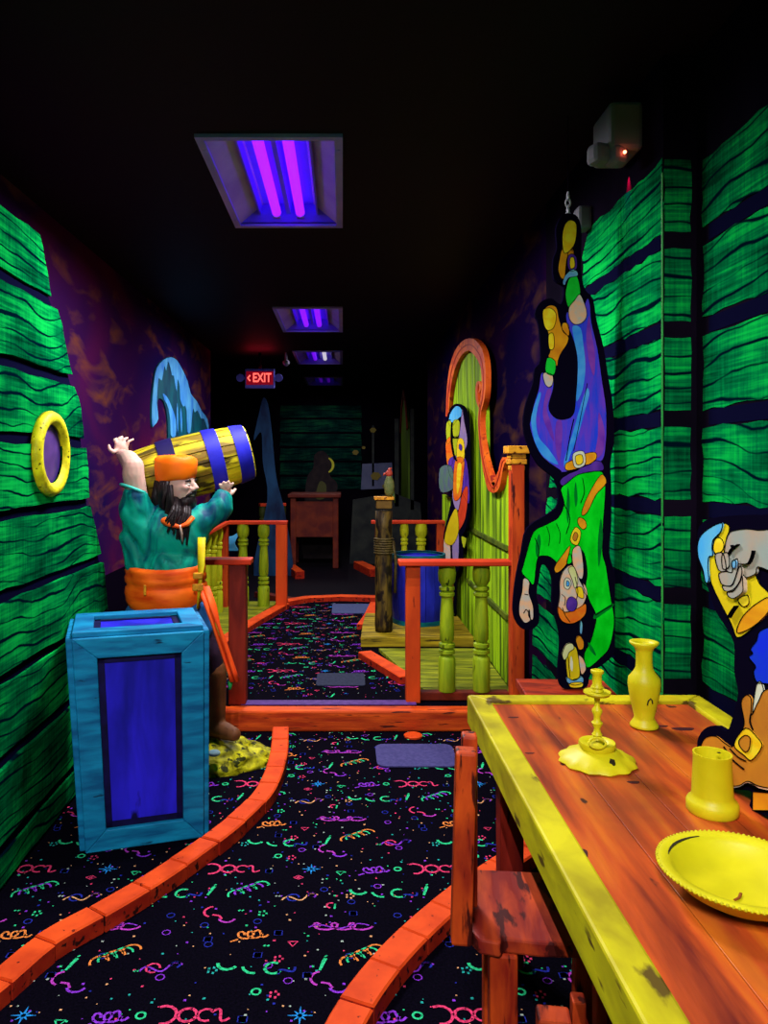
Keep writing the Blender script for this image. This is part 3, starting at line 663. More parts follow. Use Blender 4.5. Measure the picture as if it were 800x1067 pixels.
# planks: each vertical board is its own slab under the curve
def top_at(y, poly):
    zs = [a[1] + (b_[1] - a[1]) * (y - a[0]) / (b_[0] - a[0]) for a, b_ in zip(poly, poly[1:]) if (a[0] - y) * (b_[0] - y) <= 0 and a[0] != b_[0]]
    return max(zs) if zs else None
pk = MB(); y = 4.45; pw = .095
rf = random.Random(5)
while y < 7.75:
    y1 = y + pw - .012
    z1 = [top_at(min(q, 7.10), fill) for q in (y, (y + y1) / 2, y1)]
    if y > 7.1: z1 = [1.18] * 3
    if all(z1): pk.prism([(y, bot(y)), (y1, bot(y)), (y1, z1[2]), ((y + y1) / 2, z1[1]), (y, z1[0])], fF, rf.uniform(.0, .003), .02 + rf.uniform(0, .006))
    y += pw
pk.build('fence_boards', M_fence, sf, bevel=.003)
bkb = MB(); bkb.prism([(4.45, PLAT)] + [(q[0], q[1] - .02) for q in fill[::-1]] + [(7.12, PLAT)], fF, -.015, 0); bkb.build('backing', M_line, sf)
cr2 = MB(); cr2.box((-.03, 5.4, .98), (.02, 1.5, .03)); cr2.box((-.03, 5.4, .56), (.02, 1.5, .03)); cr2.build('cross_rail', paint('fence_dark', (.04, .07, .005), (.12, .17, .006), (9, 9, 9)), sf)
M_scroll = paint('scroll_orange', (.55, .045, .006), (.86, .16, .012), (5, 5, 5), wear=(.3, .02, .01), wsc=(14, 14, 14), wth=.60)
TP = [(472.5, 434, 3), (474, 408, 4), (478, 384, 6), (486, 366, 9), (497, 359, 13), (506, 366, 11), (511.5, 380, 6), (512.8, 398, 4.5), (511.5, 415, 4.5), (508.7, 428, 3), (507.8, 440, 2.6), (509, 456, 3), (511.7, 475, 4), (515.5, 492, 6), (520, 504, 9), (523.5, 508, 11), (527.5, 503, 8), (531, 492, 5), (533.5, 482, 5), (536, 479, 7)]
def ribpx(path, n=5, closed=False):
    return catmull(path, n, closed)
tr = MB()
fpx = lambda X, dirn=-1: (lambda u, v, t: Vector((dirn * t, *PX(u, v, X))))
tr.ribbon(ribpx(TP), fpx(fx), .022, .060)
tr.ribbon(ribpx([(508.5, 424, 3), (505.6, 417, 2.2), (504.8, 407, 2.2), (506, 399, 2.2), (508, 399, 2), (508.8, 405, 1.6), (507.4, 409, 1.2)]), fpx(fx), .022, .060)
tr.build('scroll_trim', M_scroll, sf)
ed = MB()
ed.ribbon(ribpx([(a - .0, b_, .9) for a, b_, c_ in TP]), fpx(fx), .060, .063)
ed.build('scroll_groove', paint('scroll_dark', (.30, .012, .004), (.5, .03, .006), (8, 8, 8)), sf)
pst = MB(); pst.box((-.035, 4.40, (PLAT + 1.5) / 2), (.075, .09, 1.5 - PLAT), bev=.005); pst.build('end_post', M_redwood, sf)
cp = MB()
for zz, ww, hh in ((1.47, .082, .03), (1.505, .10, .03), (1.535, .092, .025), (1.573, .125, .045)): cp.box((-.035, 4.40, zz), (ww, ww, hh), bev=.005)
cp.build('post_cap', paint('cap_amber', (.42, .15, .01), (.80, .36, .015), (20, 20, 30), wear=(.1, .02, .0), wsc=(30, 30, 30), wth=.6), sf)

# ------------------------------------------------------------ painted cutout figures
FM = {}
def fmat(k, c1, c2=None, sc=(14, 14, 14), **kw): kw.setdefault('spec', 0); kw.setdefault('rough', 1); FM[k] = paint('fig_' + k, c1, c2 or tuple(c * .75 for c in c1), sc, **kw); return FM[k]
fmat('trousers', (.020, .06, .80), (.13, .05, .66), (40, 1, 7), dist=.8); fmat('hi', (.02, .24, .85), (.08, .40, .90)); fmat('violet', (.14, .03, .45), (.24, .06, .5))
fmat('shirt', (.0, .60, .008), (.004, .88, .02), (18, 1, 9)); fmat('shade', (.0, .16, .02), (.0, .26, .02)); fmat('boot', (.88, .42, .012), (.68, .22, .012), (12, 1, 12)); fmat('gold', (.92, .56, .01), (.96, .80, .03), (30, 1, 30))
fmat('skin', (.86, .50, .30), (.60, .55, .50), (30, 1, 30), lo=.42, hi=.62); fmat('sock', (.01, .56, .03), (.01, .75, .05)); fmat('lblue', (.20, .58, .68), (.12, .32, .75), (30, 1, 30)); fmat('purple', (.06, .02, .28), (.12, .04, .40))
fmat('orange', (.82, .12, .012), (.85, .24, .015), (20, 1, 20)); fmat('white', (.80, .80, .62), (.62, .66, .5)); fmat('yellow', (.80, .64, .012), (.66, .48, .01), (14, 1, 5)); fmat('foam', (.62, .66, .22), (.72, .74, .4))
fmat('brown', (.48, .17, .022), (.60, .24, .02), (7, 7, 7)); fmat('sky', (.06, .42, .86), (.14, .52, .78), (9, 9, 9)); fmat('grey', (.34, .40, .36), (.48, .36, .26), (14, 14, 9)); fmat('rblue', (.01, .03, .80), (.01, .05, .62))
fmat('lime', (.50, .58, .02)); fmat('lilac', (.40, .26, .42), (.26, .20, .46)); fmat('dull', (.10, .12, .20), (.10, .2, .12), (9, 9, 9)); fmat('red', (.75, .06, .02))
M_fig_line = M_line

def figure(root, fn, board, regs, lines, tb, lw, grow=1.0):
    """board: black ply outline; regs: (part name, material key, outline[, layer]); all drawn in px of the figure's own plane through fn"""
    MB().prism(catmull(board, 3), fn, 0, tb).build('ply_board', M_board, root)
    ol = MB(); order = {}
    for i, rr in enumerate(regs):
        nm, mk, pts = rr[:3]; lay = rr[3] if len(rr) > 3 else 0
        P_ = catmull(pts, 4) if not (len(rr) > 4 and rr[4]) else pts
        if grow != 1:
            cx_, cy_ = sum(p[0] for p in P_) / len(P_), sum(p[1] for p in P_) / len(P_); P_ = [(cx_ + (p[0] - cx_) * grow, cy_ + (p[1] - cy_) * (1 + (grow - 1) * .6)) for p in P_]
        t0 = tb + .0006 + .0012 * lay + .00004 * i
        order.setdefault(nm, []).append((mk, P_, t0))
        if not (len(rr) > 5 and rr[5]): ol.ribbon([(a, b_, lw) for a, b_ in P_], fn, t0 + .0004, t0 + .0010, closed=True)
    for nm, L in order.items():
        keys = []; m = MB()
        for mk, P_, t0 in L:
            if mk not in keys: keys.append(mk)
            m.mi = keys.index(mk); m.prism(P_, fn, tb - .001, t0)
        m.build(nm.split('#')[0], [FM[k] for k in keys], root)
    for l in lines: ol.ribbon(catmull([(a, b_, l[1]) for a, b_ in l[0]], 4, closed=False), fn, tb, tb + (l[2] if len(l) > 2 else .0048))
    ol.build('ink_lines', M_fig_line, root)

# --- upside-down hanging pirate
DH = 3.0
hp = thing('hanging_pirate_cutout', 'painted cutout of an upside-down pirate in green shirt and blue trousers', 'cutout figure', ((590 - VX) * DH / F, DH, EYE - (715 - VY) * DH / F))
fh = lambda u, v, t: Vector(((u - 590) * DH / F, -t, (715 - v) * DH / F))
board = [(584, 226), (592, 224), (600, 227), (604, 240), (604, 262), (604, 285), (608, 303), (616, 312), (620, 335), (627, 362), (632, 394), (637, 425), (638, 460), (634, 482), (635, 505), (635, 545), (633, 575), (638, 595), (642, 620), (645, 641), (643, 662), (638, 680), (628, 690), (614, 700), (610, 714), (598, 716), (584, 715), (580, 700), (582, 670), (580, 652), (574, 632), (574, 605), (570, 592), (563, 588), (560, 605), (557, 615), (560, 632), (560, 648), (552, 655), (541, 653), (534, 640), (534, 622), (537, 598), (542, 575), (548, 550), (570, 535), (580, 524), (577, 500), (560, 485), (549, 465), (544, 443), (547, 420), (554, 400), (556, 385), (562, 375), (560, 340), (556, 328), (562, 316), (573, 312), (583, 318), (586, 300), (576, 292), (575, 272), (579, 260), (578, 240)]
regs = [
 ('boot', 'boot', [(584.5, 261), (595, 261), (595.8, 265.5), (589.5, 270), (588, 279), (586.5, 291), (583, 291), (580, 282), (581.5, 271.5)]),
 ('boot', 'gold', [(592.8, 231), (598.8, 235.5), (598, 252), (593.5, 261), (586.8, 265.5), (584.5, 258), (584.5, 244.5), (587.5, 234.8)], 1),
 ('boot', 'boot', [(591, 263), (596, 263), (596, 271), (590, 272)], 0),
 ('buckle', 'purple', [(590, 269), (594, 266), (599, 270), (599, 281), (593, 284), (589.5, 278)], 1),
 ('buckle', 'gold', [(592, 271), (596, 270), (597, 279), (592.5, 281)], 2),
 ('cuff', 'lblue', [(587.5, 288), (595, 282), (600, 285), (599.5, 289), (590.5, 291), (586.8, 298.5), (584.5, 295.5)], 1),
 ('sock', 'sock', [(592, 291), (599.5, 289.5), (603, 306), (597, 313.5), (590.5, 321), (587.5, 309), (589, 298.5)]),
 ('trousers', 'trousers', [(609.5, 313), (613, 319), (614.5, 337), (620.5, 362.5), (625, 394), (629.5, 424), (630, 445), (629.5, 459.5), (626, 479), (610, 486), (598, 489), (584.5, 492), (581.5, 489.5), (565, 477.5), (556, 462.5), (550.7, 444.5), (551.5, 437.5), (554.5, 422.5), (559.7, 406), (562, 391), (566, 389), (574.7, 394), (574.7, 406), (570, 424), (575.5, 434.5), (584.5, 437.5), (595, 433), (598, 418), (599.5, 394), (599.5, 373), (595.7, 355), (590.5, 342), (588, 332.5), (590, 326), (600, 336)]),
 ('leg', 'skin', [(602.5, 308), (608, 320), (609.5, 330), (605, 337), (597, 339), (591.5, 333), (591, 322), (597, 314)], 1),
 ('leg#2', 'skin', [(564.5, 389.5), (574, 391.5), (574, 401), (570, 404), (566, 400)], 1),
 ('boot#2', 'boot', [(563.5, 329.5), (566.5, 322), (572.5, 319), (578.5, 322), (580.7, 332.5), (584.5, 344.5), (590.5, 352), (589, 359.5), (583, 368.5), (580, 376), (578.5, 382), (570, 373), (571.7, 365.5), (569.5, 347.5), (565, 340)]),
 ('boot#2', 'boot', [(584.5, 337.5), (590.5, 339), (591, 350.5), (584.5, 345.5)], 0),
 ('boot#2', 'gold', [(564, 325), (571, 322), (577, 326.5), (577.7, 334), (574.7, 343), (568.7, 345), (565, 338.5)], 1),
 ('buckle#2', 'gold', [(570, 350), (575, 349), (575.5, 363), (570.5, 364)], 1),
 ('sock#2', 'sock', [(568.7, 373.7), (577, 377.5), (575.5, 391), (567, 388)], 1),
 ('trousers', 'hi', [(595, 341), (603, 343), (606, 360), (608, 380), (607, 396), (604, 410), (598.6, 418), (600, 394), (600, 373), (596.5, 355)], 1, False, True),
 ('trousers', 'hi', [(552, 440), (554.5, 426), (560, 410), (562, 412), (558.5, 426), (557, 440), (560, 456), (570, 468), (580, 484), (566, 477), (556.5, 462)], 1, False, True),
 ('trousers', 'hi', [(604, 420), (610, 405), (612, 412), (607, 430), (600, 455), (592, 475), (588, 488), (586, 480), (594, 455)], 1, False, True),
 ('trousers', 'violet', [(612, 330), (614, 345), (618, 372), (617, 392), (612, 378), (609, 350)], 1, False, True),
 ('trousers', 'violet', [(568, 408), (573, 408), (568, 426), (572, 440), (576, 460), (570, 450), (564, 432)], 1, False, True),
 ('trousers', 'violet', [(578, 440), (584, 441), (583, 470), (580, 480), (577, 460)], 1, False, True),
 ('trousers', 'violet', [(622, 430), (628, 450), (626, 472), (618, 476), (621, 455)], 1, False, True),
 ('belt', 'boot', [(587.5, 483.5), (595, 479), (607, 473), (618, 471.5), (618.5, 479), (605.5, 486.5), (589, 490)], 2),
 ('belt_buckle', 'white', [(595, 473), (606, 470.5), (607.5, 484), (597, 487)], 3), ('belt_buckle', 'gold', [(597.5, 475.5), (604, 474), (605, 482), (599, 484)], 4),
 ('sash', 'purple', [(582, 500), (590, 494), (599.5, 490), (606, 485), (613, 483.5), (618, 480), (625, 482), (626.5, 489.5), (616, 491), (607, 492.5), (598, 495.5), (584.5, 506)], 2),
 ('shirt', 'shirt', [(583.7, 507.5), (598, 495.5), (612, 492), (625, 491.5), (628.7, 504.5), (628, 524), (626.5, 545), (625.7, 575), (629.5, 590), (634, 620), (637.7, 641), (637, 656), (632.5, 674), (625, 683), (613, 693.5), (608.5, 692), (607, 680), (613, 668), (617.5, 653), (619, 639.5), (611.5, 623), (608.5, 609.5), (610, 597.5), (608, 580), (603, 571), (597, 574), (590, 582), (580, 587), (577, 584), (570, 579), (559.7, 579.5), (557, 590), (554.5, 608), (549, 603), (542.5, 596), (544, 588), (547, 577), (554.5, 554), (568, 546), (580, 539), (586, 525.5), (584, 515)]),
 ('shirt', 'shade', [(590, 507), (592, 525), (590, 545), (588.5, 530)], 1, False, True), ('shirt', 'shade', [(598, 502), (600, 518), (598, 528), (596.5, 515)], 1, False, True), ('shirt', 'shade', [(560, 556), (562, 566), (558, 580), (556.5, 568)], 1, False, True),
 ('shirt', 'shade', [(617, 640), (626, 634), (636, 628), (636.5, 631), (627, 638), (618, 644)], 1, False, True), ('shirt', 'shade', [(624, 540), (626, 560), (622, 590), (621, 565)], 1, False, True), ('shirt', 'shade', [(611, 668), (616, 674), (619, 682), (613, 676)], 1, False, True),
 ('strap', 'boot', [(625, 494), (629.5, 503), (619, 515), (610, 533), (604, 536), (607, 524), (616, 506)], 2), ('strap#2', 'boot', [(601, 539), (607, 541), (609, 548), (605, 551), (600, 545)], 2),
 ('medallion', 'gold', [(597, 549), (603, 554), (599.5, 567.5), (592, 562)], 3), ('medallion', 'brown', [(597, 554), (600, 557), (597.5, 563), (594.5, 560)], 4),
 ('neck', 'skin', [(595, 572), (602.5, 569), (606, 590), (604.7, 602), (599.5, 599), (595, 587)], 1), ('collar', 'boot', [(592, 568), (590, 580), (587.5, 588.5), (578.5, 596), (576, 590), (584, 578)], 1), ('collar#2', 'shirt', [(592, 576), (594, 584), (591, 587), (588.5, 585)], 1),
 ('hand', 'skin', [(544, 602), (550, 605), (549.5, 617), (553.7, 630), (554.2, 643), (551.5, 644), (550, 634), (549, 640), (551, 645), (546, 648), (542, 644), (539.5, 638), (540, 626), (542.5, 615.5)]),
 ('face', 'skin', [(586, 593), (595, 588.5), (602.5, 605), (608.5, 617), (607, 626), (601, 633.5), (587.5, 636.5), (580, 633.5), (581.5, 620), (581.5, 605)], 2),
 ('moustache', 'foam', [(590, 592), (596, 590), (600, 604), (597, 612), (594, 603)], 3), ('moustache#2', 'gold', [(598, 612), (604, 611), (606, 622), (600, 620)], 3),
 ('bandanna', 'orange', [(580, 631), (587.5, 637), (601, 632), (608, 628), (608, 638), (601, 645.5), (592, 648.5), (584, 646), (580, 639)], 3),
 ('eye_patch', 'purple', [(593.5, 620.5), (598.5, 624), (599, 630), (596, 635), (591, 635.5), (588, 631), (589, 623.5)], 4),
 ('eye', 'white', [(588, 601), (592, 603), (593, 608), (590, 613), (586, 611), (585.5, 605)], 3), ('eye', 'hi', [(588.5, 604), (591, 606), (590.5, 609.5), (588, 609)], 4), ('ear', 'skin', [(606, 607), (609, 612), (610, 619), (606.5, 616)], 2),
 ('beads', 'lblue', [(603, 645), (605, 650), (604, 659), (602, 657)], 2), ('thumb', 'boot', [(598, 665), (602, 661), (606, 667), (605.5, 674), (601, 675)], 2),
 ('bottle', 'yellow', [(588.5, 677), (592, 673), (597, 672), (600, 680), (602, 702), (596, 706), (590.5, 707), (588, 693)], 2), ('bottle', 'foam', [(584.5, 677), (588, 670), (594, 669), (596, 674), (591, 678), (589, 683), (586, 686), (584, 682)], 3),
 ('bottle', 'white', [(593, 682), (595, 690), (594, 698), (592, 692)], 3, False, True),
 ('hand#2', 'skin', [(601, 682), (605, 684), (608, 691), (608, 697), (604, 701), (602, 694)], 2), ('wristband', 'lblue', [(589, 704), (596, 707.5), (604, 703), (605.5, 709), (597, 712), (589, 709)], 3), ('bottle', 'gold', [(592, 710), (604, 709), (604, 714), (593, 714.5)], 3)]
lines = [([(596, 437), (592, 455), (588, 480)], .8), ([(610, 400), (604, 430), (596, 470)], .5), ([(586, 525), (592, 540), (588, 556)], .7), ([(556, 560), (560, 572), (559, 580)], .8), ([(568, 548), (571, 558), (570, 568)], .5),
 ([(578, 545), (582, 556), (581, 566)], .5), ([(605, 498), (607, 512), (603, 524)], .6), ([(544, 638), (547, 634), (550, 639)], .8), ([(545, 618), (549, 619)], .8), ([(584, 632), (587, 640), (592, 647)], .8, .0068), ([(583, 618), (587, 622), (586, 630)], .7, .0068), ([(597, 600), (600, 615), (598, 625)], .7, .0068), ([(618, 640), (626, 635), (636, 629)], .8), ([(590, 683), (591, 695), (592, 704)], .7, .0068)]
figure(hp, fh, board, regs, lines, .018, .62)
# chain to the ceiling
ch = MB(); z = (715 - 226) * DH / F; top = (715 - 199) * DH / F; k = 0
while z < top:
    a = Matrix.Rotation(R(90) * (k % 2), 3, 'Z'); cpt = Vector(((591 - 590) * DH / F, -.009, z)); pts = []
    for i in range(13): th = 2 * PI * i / 12; pts.append(cpt + a @ Vector((.009 * math.cos(th), 0, .016 * math.sin(th))))
    ch.tube(pts, .0035, 6, caps=False); z += .026; k += 1
ch.build('chain', paint('chain_white', (.50, .48, .56), rough=.4), hp, smooth=True)
MB().tube([(.004, -.009, top - .01), (.004, -.009, CEIL - hp.location.z)], .0022, 6).build('wire', M_black, hp)
# plinth
plz = EYE - (716.5 - VY) * DH / F
pl = thing('wooden_plinth', 'red-brown wooden box behind the table under the upside-down pirate', 'box', (.875, 3.02, 0), R(-3))
MB().box((0, 0, plz - .02), (.35, .22, .035), bev=.005).build('top_board', paint('plinth_top', (.16, .012, .006), (.40, .035, .008), (6, 20, 6), wear=(.05, .006, .004), wsc=(9, 30, 9), wth=.58), pl)
MB().box((0, .0, (plz - .04) / 2), (.32, .19, plz - .042), bev=.004).build('body', paint('plinth_dark', (.10, .012, .005), (.2, .03, .006), (9, 9, 3)), pl)

# --- pirate cutout on the scroll fence (parallel with the corridor)
wx = .96
wp = thing('fence_pirate_cutout', 'painted pirate cutout with blue headscarf on the lime fence', 'cutout figure', (wx, 0, 0))
fw_ = fpx(wx)
board = [(470, 428), (476, 421), (482, 422), (486.5, 427), (489.5, 445), (490, 470), (491, 500), (491, 525), (488, 550), (483, 562), (482, 590), (476, 602), (475, 641), (469.5, 641), (468.5, 600), (464.5, 592), (464, 560), (467, 545), (471, 528), (473, 512), (461.5, 512), (461, 489), (467, 485), (466.5, 460), (467.5, 440)]
regs = [('headscarf', 'sky', [(471.5, 440), (472.5, 432), (477, 425), (481, 426), (483, 432), (479, 436), (474.5, 442)]), ('arm', 'lime', [(468, 443), (472, 441), (472, 456), (468.5, 460)]), ('sleeve', 'orange', [(468, 461), (472, 458), (474, 470), (473, 482), (469, 482), (467.7, 470)]),
 ('hat', 'lilac', [(484.5, 430), (486, 440), (488.5, 455), (488, 463), (484.5, 468), (481.5, 460), (483, 445)]), ('face', 'gold', [(481, 459), (485, 460), (486, 470), (485, 479), (480, 480), (479.5, 468)], 1), ('arm#2', 'lime', [(475.5, 440), (480.5, 440), (480, 452), (475.5, 453)]), ('arm#3', 'lime', [(475, 458), (480, 458), (479, 474), (477, 474)]),
 ('coat', 'purple', [(472.5, 482), (478, 478), (486, 480), (489, 500), (489, 520), (484, 512), (476, 500), (472.5, 492)]), ('vest', 'orange', [(478, 482), (485, 482), (484, 500), (482, 515), (477, 518), (476, 505)], 1), ('vest', 'gold', [(480, 486), (483, 487), (481.5, 505), (479.5, 512), (479, 500)], 2, False, True),
 ('box', 'dull', [(462.3, 490), (471, 487), (474, 497), (474, 507), (463, 510)]), ('leg', 'lilac', [(475, 512), (482, 506), (480.5, 528), (476.5, 526)]), ('sash', 'red', [(484.5, 516), (489, 512), (487, 538), (481, 550), (479.5, 543)]), ('trousers', 'yellow', [(477, 533), (479, 553), (474, 565), (467.5, 562), (470.5, 546)], 1),
 ('leg#2', 'lilac', [(475, 556), (479.5, 553), (479.5, 580), (475, 582)]), ('leg#3', 'skin', [(465.5, 565), (470, 566), (471, 582), (468, 594), (466, 588)]), ('peg_leg', 'brown', [(471, 600), (474.3, 600), (473.8, 639), (470.8, 639)]), ('leg#4', 'lime', [(484, 560), (488, 562), (486, 570)], 0), ('eye', 'purple', [(482, 463), (484, 465), (483.5, 469), (481.5, 467)], 2)]
figure(wp, fw_, board, regs, [([(473.5, 440), (473, 460), (476, 476), (479, 480)], 1.6), ([(474, 456), (480, 456)], 1.6), ([(470, 437), (472, 438)], .6)], .02, .22, 1.30)
MB().box((.035, 6.1, 1.2), (.06, .08, .08)).build('mounting_block', M_line, wp)

# --- seated pirate cutout at the table: boot on the table, mug in his fist
sx_ = .91
sp_ = thing('seated_pirate_cutout', 'painted cutout at right edge, fist with yellow mug, brown buckled boot on table', 'cutout figure', (sx_, 0, 0))
fs_ = fpx(sx_)
board = [(733, 562), (736, 547), (748, 540), (775, 537), (800, 537), (850, 545), (852, 700), (850, 845), (792.5, 845), (791, 826), (780, 823), (769, 822), (757, 812), (745, 800), (735, 788), (733, 772), (740, 760), (752, 756), (764, 762), (771, 745), (776, 722), (772, 700), (772, 672), (764, 655), (752, 636), (745, 615), (737, 592)]
Z7 = lambda l: [(720 + a / 7.113, 530 + b_ / 7.113) for a, b_ in l]
Z46 = lambda l: [(720 + a / 4.64, 640 + b_ / 4.64) for a, b_ in l]
regs = [('mug', 'yellow', Z7([(290, 110), (335, 125), (335, 170), (320, 240), (430, 300), (540, 500), (569, 560), (640, 640), (620, 760), (520, 880), (400, 955), (350, 850), (200, 550), (185, 370), (225, 330), (215, 260), (240, 210), (270, 180)])),
 ('mug', 'gold', Z7([(235, 225), (270, 215), (300, 255), (290, 310), (240, 335), (218, 290)]), 1), ('mug', 'boot', Z7([(400, 920), (430, 820), (500, 740), (569, 690), (640, 660), (640, 760), (520, 875)]), 1), ('mug', 'gold', Z7([(410, 670), (480, 640), (490, 700), (460, 725), (430, 715)]), 1),
 ('froth', 'sky', Z7([(290, 105), (280, 170), (225, 230), (215, 290), (220, 345), (190, 360), (185, 440), (190, 530), (165, 545), (145, 450), (110, 360), (105, 270), (130, 200), (200, 140)]), 2),
 ('hand', 'grey', Z7([(350, 180), (400, 160), (480, 150), (569, 160), (700, 180), (700, 450), (569, 430), (550, 480), (480, 510), (440, 480), (380, 520), (330, 460), (310, 400), (320, 260)]), 3),
 ('hand', 'grey', Z7([(245, 350), (275, 325), (310, 340), (330, 440), (310, 465), (270, 450)]), 4), ('hand', 'grey', Z7([(300, 340), (345, 330), (355, 420), (320, 450), (300, 430)]), 4),
 ('hand', 'grey', Z7([(280, 480), (330, 465), (380, 470), (385, 400), (420, 370), (425, 430), (400, 520), (370, 570), (310, 565), (285, 530)]), 5), ('hand', 'grey', Z7([(310, 570), (380, 572), (410, 510), (440, 430), (460, 460), (440, 540), (390, 600), (330, 610)]), 6), ('hand', 'grey', Z7([(350, 620), (400, 610), (450, 540), (465, 500), (470, 560), (465, 620), (400, 665), (360, 650)]), 7),
 ('nail', 'lblue', Z7([(385, 400), (400, 380), (418, 395), (410, 440), (390, 435)]), 7),
 ('beard', 'rblue', [(791, 676), (797, 668), (805, 655), (850, 650), (850, 712), (806, 712), (797, 710), (794, 700), (796, 694), (789, 685), (793, 681)], 1),
 ('shirt', 'white', [(797, 714), (803, 712), (806, 735), (798, 736), (793, 742)], 1),
 ('boot', 'brown', Z46([(85, 640), (110, 597), (160, 590), (200, 620), (240, 640), (270, 590), (300, 530), (285, 430), (310, 390), (335, 410), (335, 490), (371, 420), (420, 360), (600, 380), (600, 830), (480, 850), (371, 830), (320, 808), (280, 828), (230, 828), (190, 790), (120, 730), (90, 690)]), 2),
 ('buckle', 'gold', Z46([(310, 550), (371, 600), (390, 640), (340, 705), (300, 680), (252, 630)]), 3), ('buckle', 'brown', Z46([(280, 610), (310, 585), (335, 600), (330, 650), (310, 665), (285, 640)]), 4),
 ('heel', 'boot', Z46([(340, 858), (480, 870), (480, 950), (338, 948)]), 1, True),
 ('sole', 'skin', Z46([(190, 800), (230, 838), (280, 838), (320, 818), (371, 842), (480, 862), (480, 852), (371, 830), (320, 808), (280, 828), (230, 828)]), 3)]
k7 = lambda l, w_: (Z7(l), w_, .012); k4 = lambda l, w_: (Z46(l), w_, .006)
lines = [k7([(360, 340), (380, 300), (430, 265)], .8), k7([(380, 270), (395, 300)], .8), k7([(440, 410), (510, 405), (540, 340), (545, 310)], .9), k7([(350, 810), (380, 760), (410, 720)], .6), k4([(200, 640), (240, 700), (300, 750)], .9), k4([(230, 650), (270, 690), (310, 710)], .7), k4([(335, 480), (330, 520), (345, 560)], .8), k4([(190, 800), (230, 838), (280, 838), (320, 818), (371, 842)], 1.2)]
figure(sp_, fs_, board, regs, lines, .016, .85)

# ------------------------------------------------------------ table
TX0, TX1, TY0, TY1, TZ = .400, 1.145, .45, 2.47, .75
tb_ = thing('wooden_table', 'long reddish-orange wooden table with raised yellow border on the right', 'table', (0, 0, 0))
def wood_top():
    m = bpy.data.materials.new('table_wood'); m.use_nodes = True; nt = m.node_tree; b = nt.nodes['Principled BSDF']; L = nt.links.new
    b.inputs['Roughness'].default_value = .42; b.inputs['Specular IOR Level'].default_value = .25
    tc = node(nt, 'ShaderNodeTexCoord')
    def N(s, det=5, dist=.5, off=(0, 0, 0)):
        mp = node(nt, 'ShaderNodeMapping'); mp.inputs['Scale'].default_value = s; mp.inputs['Location'].default_value = off; L(tc.outputs['Object'], mp.inputs[0])
        nz = node(nt, 'ShaderNodeTexNoise'); nz.inputs['Scale'].default_value = 1; nz.inputs['Detail'].default_value = det; nz.inputs['Distortion'].default_value = dist; L(mp.outputs[0], nz.inputs['Vector']); return nz.outputs['Fac']
    cr_ = node(nt, 'ShaderNodeValToRGB'); e = cr_.color_ramp.elements; e[0].position = .33; e[0].color = (.13, .012, .008, 1); e[1].position = .70; e[1].color = (.66, .17, .010, 1); k = e.new(.52); k.color = (.50, .070, .010, 1)
    L(N((16, 1.6, 4), 7, .4), cr_.inputs[0])
    c2 = node(nt, 'ShaderNodeValToRGB'); e = c2.color_ramp.elements; e[0].position = .50; e[0].color = (0, 0, 0, 1); e[1].position = .72; e[1].color = (.75, .75, .75, 1); L(N((5, 2.4, 3), 4, .3, (3.3, 1.1, 0)), c2.inputs[0])
    mx = node(nt, 'ShaderNodeMix', data_type='RGBA'); L(c2.outputs[0], mx.inputs[0]); L(cr_.outputs[0], mx.inputs[6]); mx.inputs[7].default_value = (.20, .035, .012, 1)
    c3 = node(nt, 'ShaderNodeValToRGB'); e = c3.color_ramp.elements; e[0].position = .70; e[0].color = (0, 0, 0, 1); e[1].position = .74; e[1].color = (1, 1, 1, 1); L(N((22, 9, 3), 3, 0, (9, 2, 0)), c3.inputs[0])
    m2 = node(nt, 'ShaderNodeMix', data_type='RGBA'); L(c3.outputs[0], m2.inputs[0]); L(mx.outputs[2], m2.inputs[6]); m2.inputs[7].default_value = (.05, .008, .008, 1)
    L(m2.outputs[2], b.inputs['Base Color'])
    bp = node(nt, 'ShaderNodeBump'); bp.inputs['Strength'].default_value = .2; bp.inputs['Distance'].default_value = .004; L(N((60, 3, 4), 4), bp.inputs['Height']); L(bp.outputs[0], b.inputs['Normal'])
    return m
M_top = wood_top()
tt = MB(); nb = 5; iw = (TX1 - TX0 - .13) / nb
for i in range(nb):
    x0 = TX0 + .065 + iw * i
    tt.box((x0 + iw / 2, (TY0 + TY1) / 2, TZ - .025), (iw - .0015, TY1 - TY0 - .12, .035), bev=.001)
tt.build('tabletop', M_top, tb_)
M_bord = paint('border_yellow', (.30, .24, .004), (.64, .56, .006), (9, 5, 14), wear=(.10, .06, .006), wsc=(14, 7, 30), wth=.62, bump=.25, lo=.30, hi=.62)
bw = .065
for nm, pl_ in (('long', [(TX0, TY0), (TX0 + bw, TY0 + bw), (TX0 + bw, TY1 - bw), (TX0, TY1)]), ('long', [(TX1, TY0), (TX1 - bw, TY0 + bw), (TX1 - bw, TY1 - bw), (TX1, TY1)]),
                ('end', [(TX0, TY1), (TX1, TY1), (TX1 - bw, TY1 - bw), (TX0 + bw, TY1 - bw)]), ('end', [(TX0, TY0), (TX1, TY0), (TX1 - bw, TY0 + bw), (TX0 + bw, TY0 + bw)])):
    MB().prism(pl_, lambda u, v, t: Vector((u, v, t)), TZ - .088, TZ + .004).build('border_rail', M_bord, tb_, bevel=.006)
for (x, y) in ((TX0 + .10, 2.30), (TX1 - .09, 2.30), (TX0 + .10, .62), (TX1 - .09, .62)):
    MB().box((x, y, (TZ - .043) / 2), (.07, .07, TZ - .045), bev=.006).build('leg', paint('leg_red', (.10, .006, .006), (.30, .018, .008), (16, 16, 3), wear=(.03, .003, .003), wsc=(30, 30, 5), wth=.6), tb_)
st_ = MB()
rs = random.Random(4)
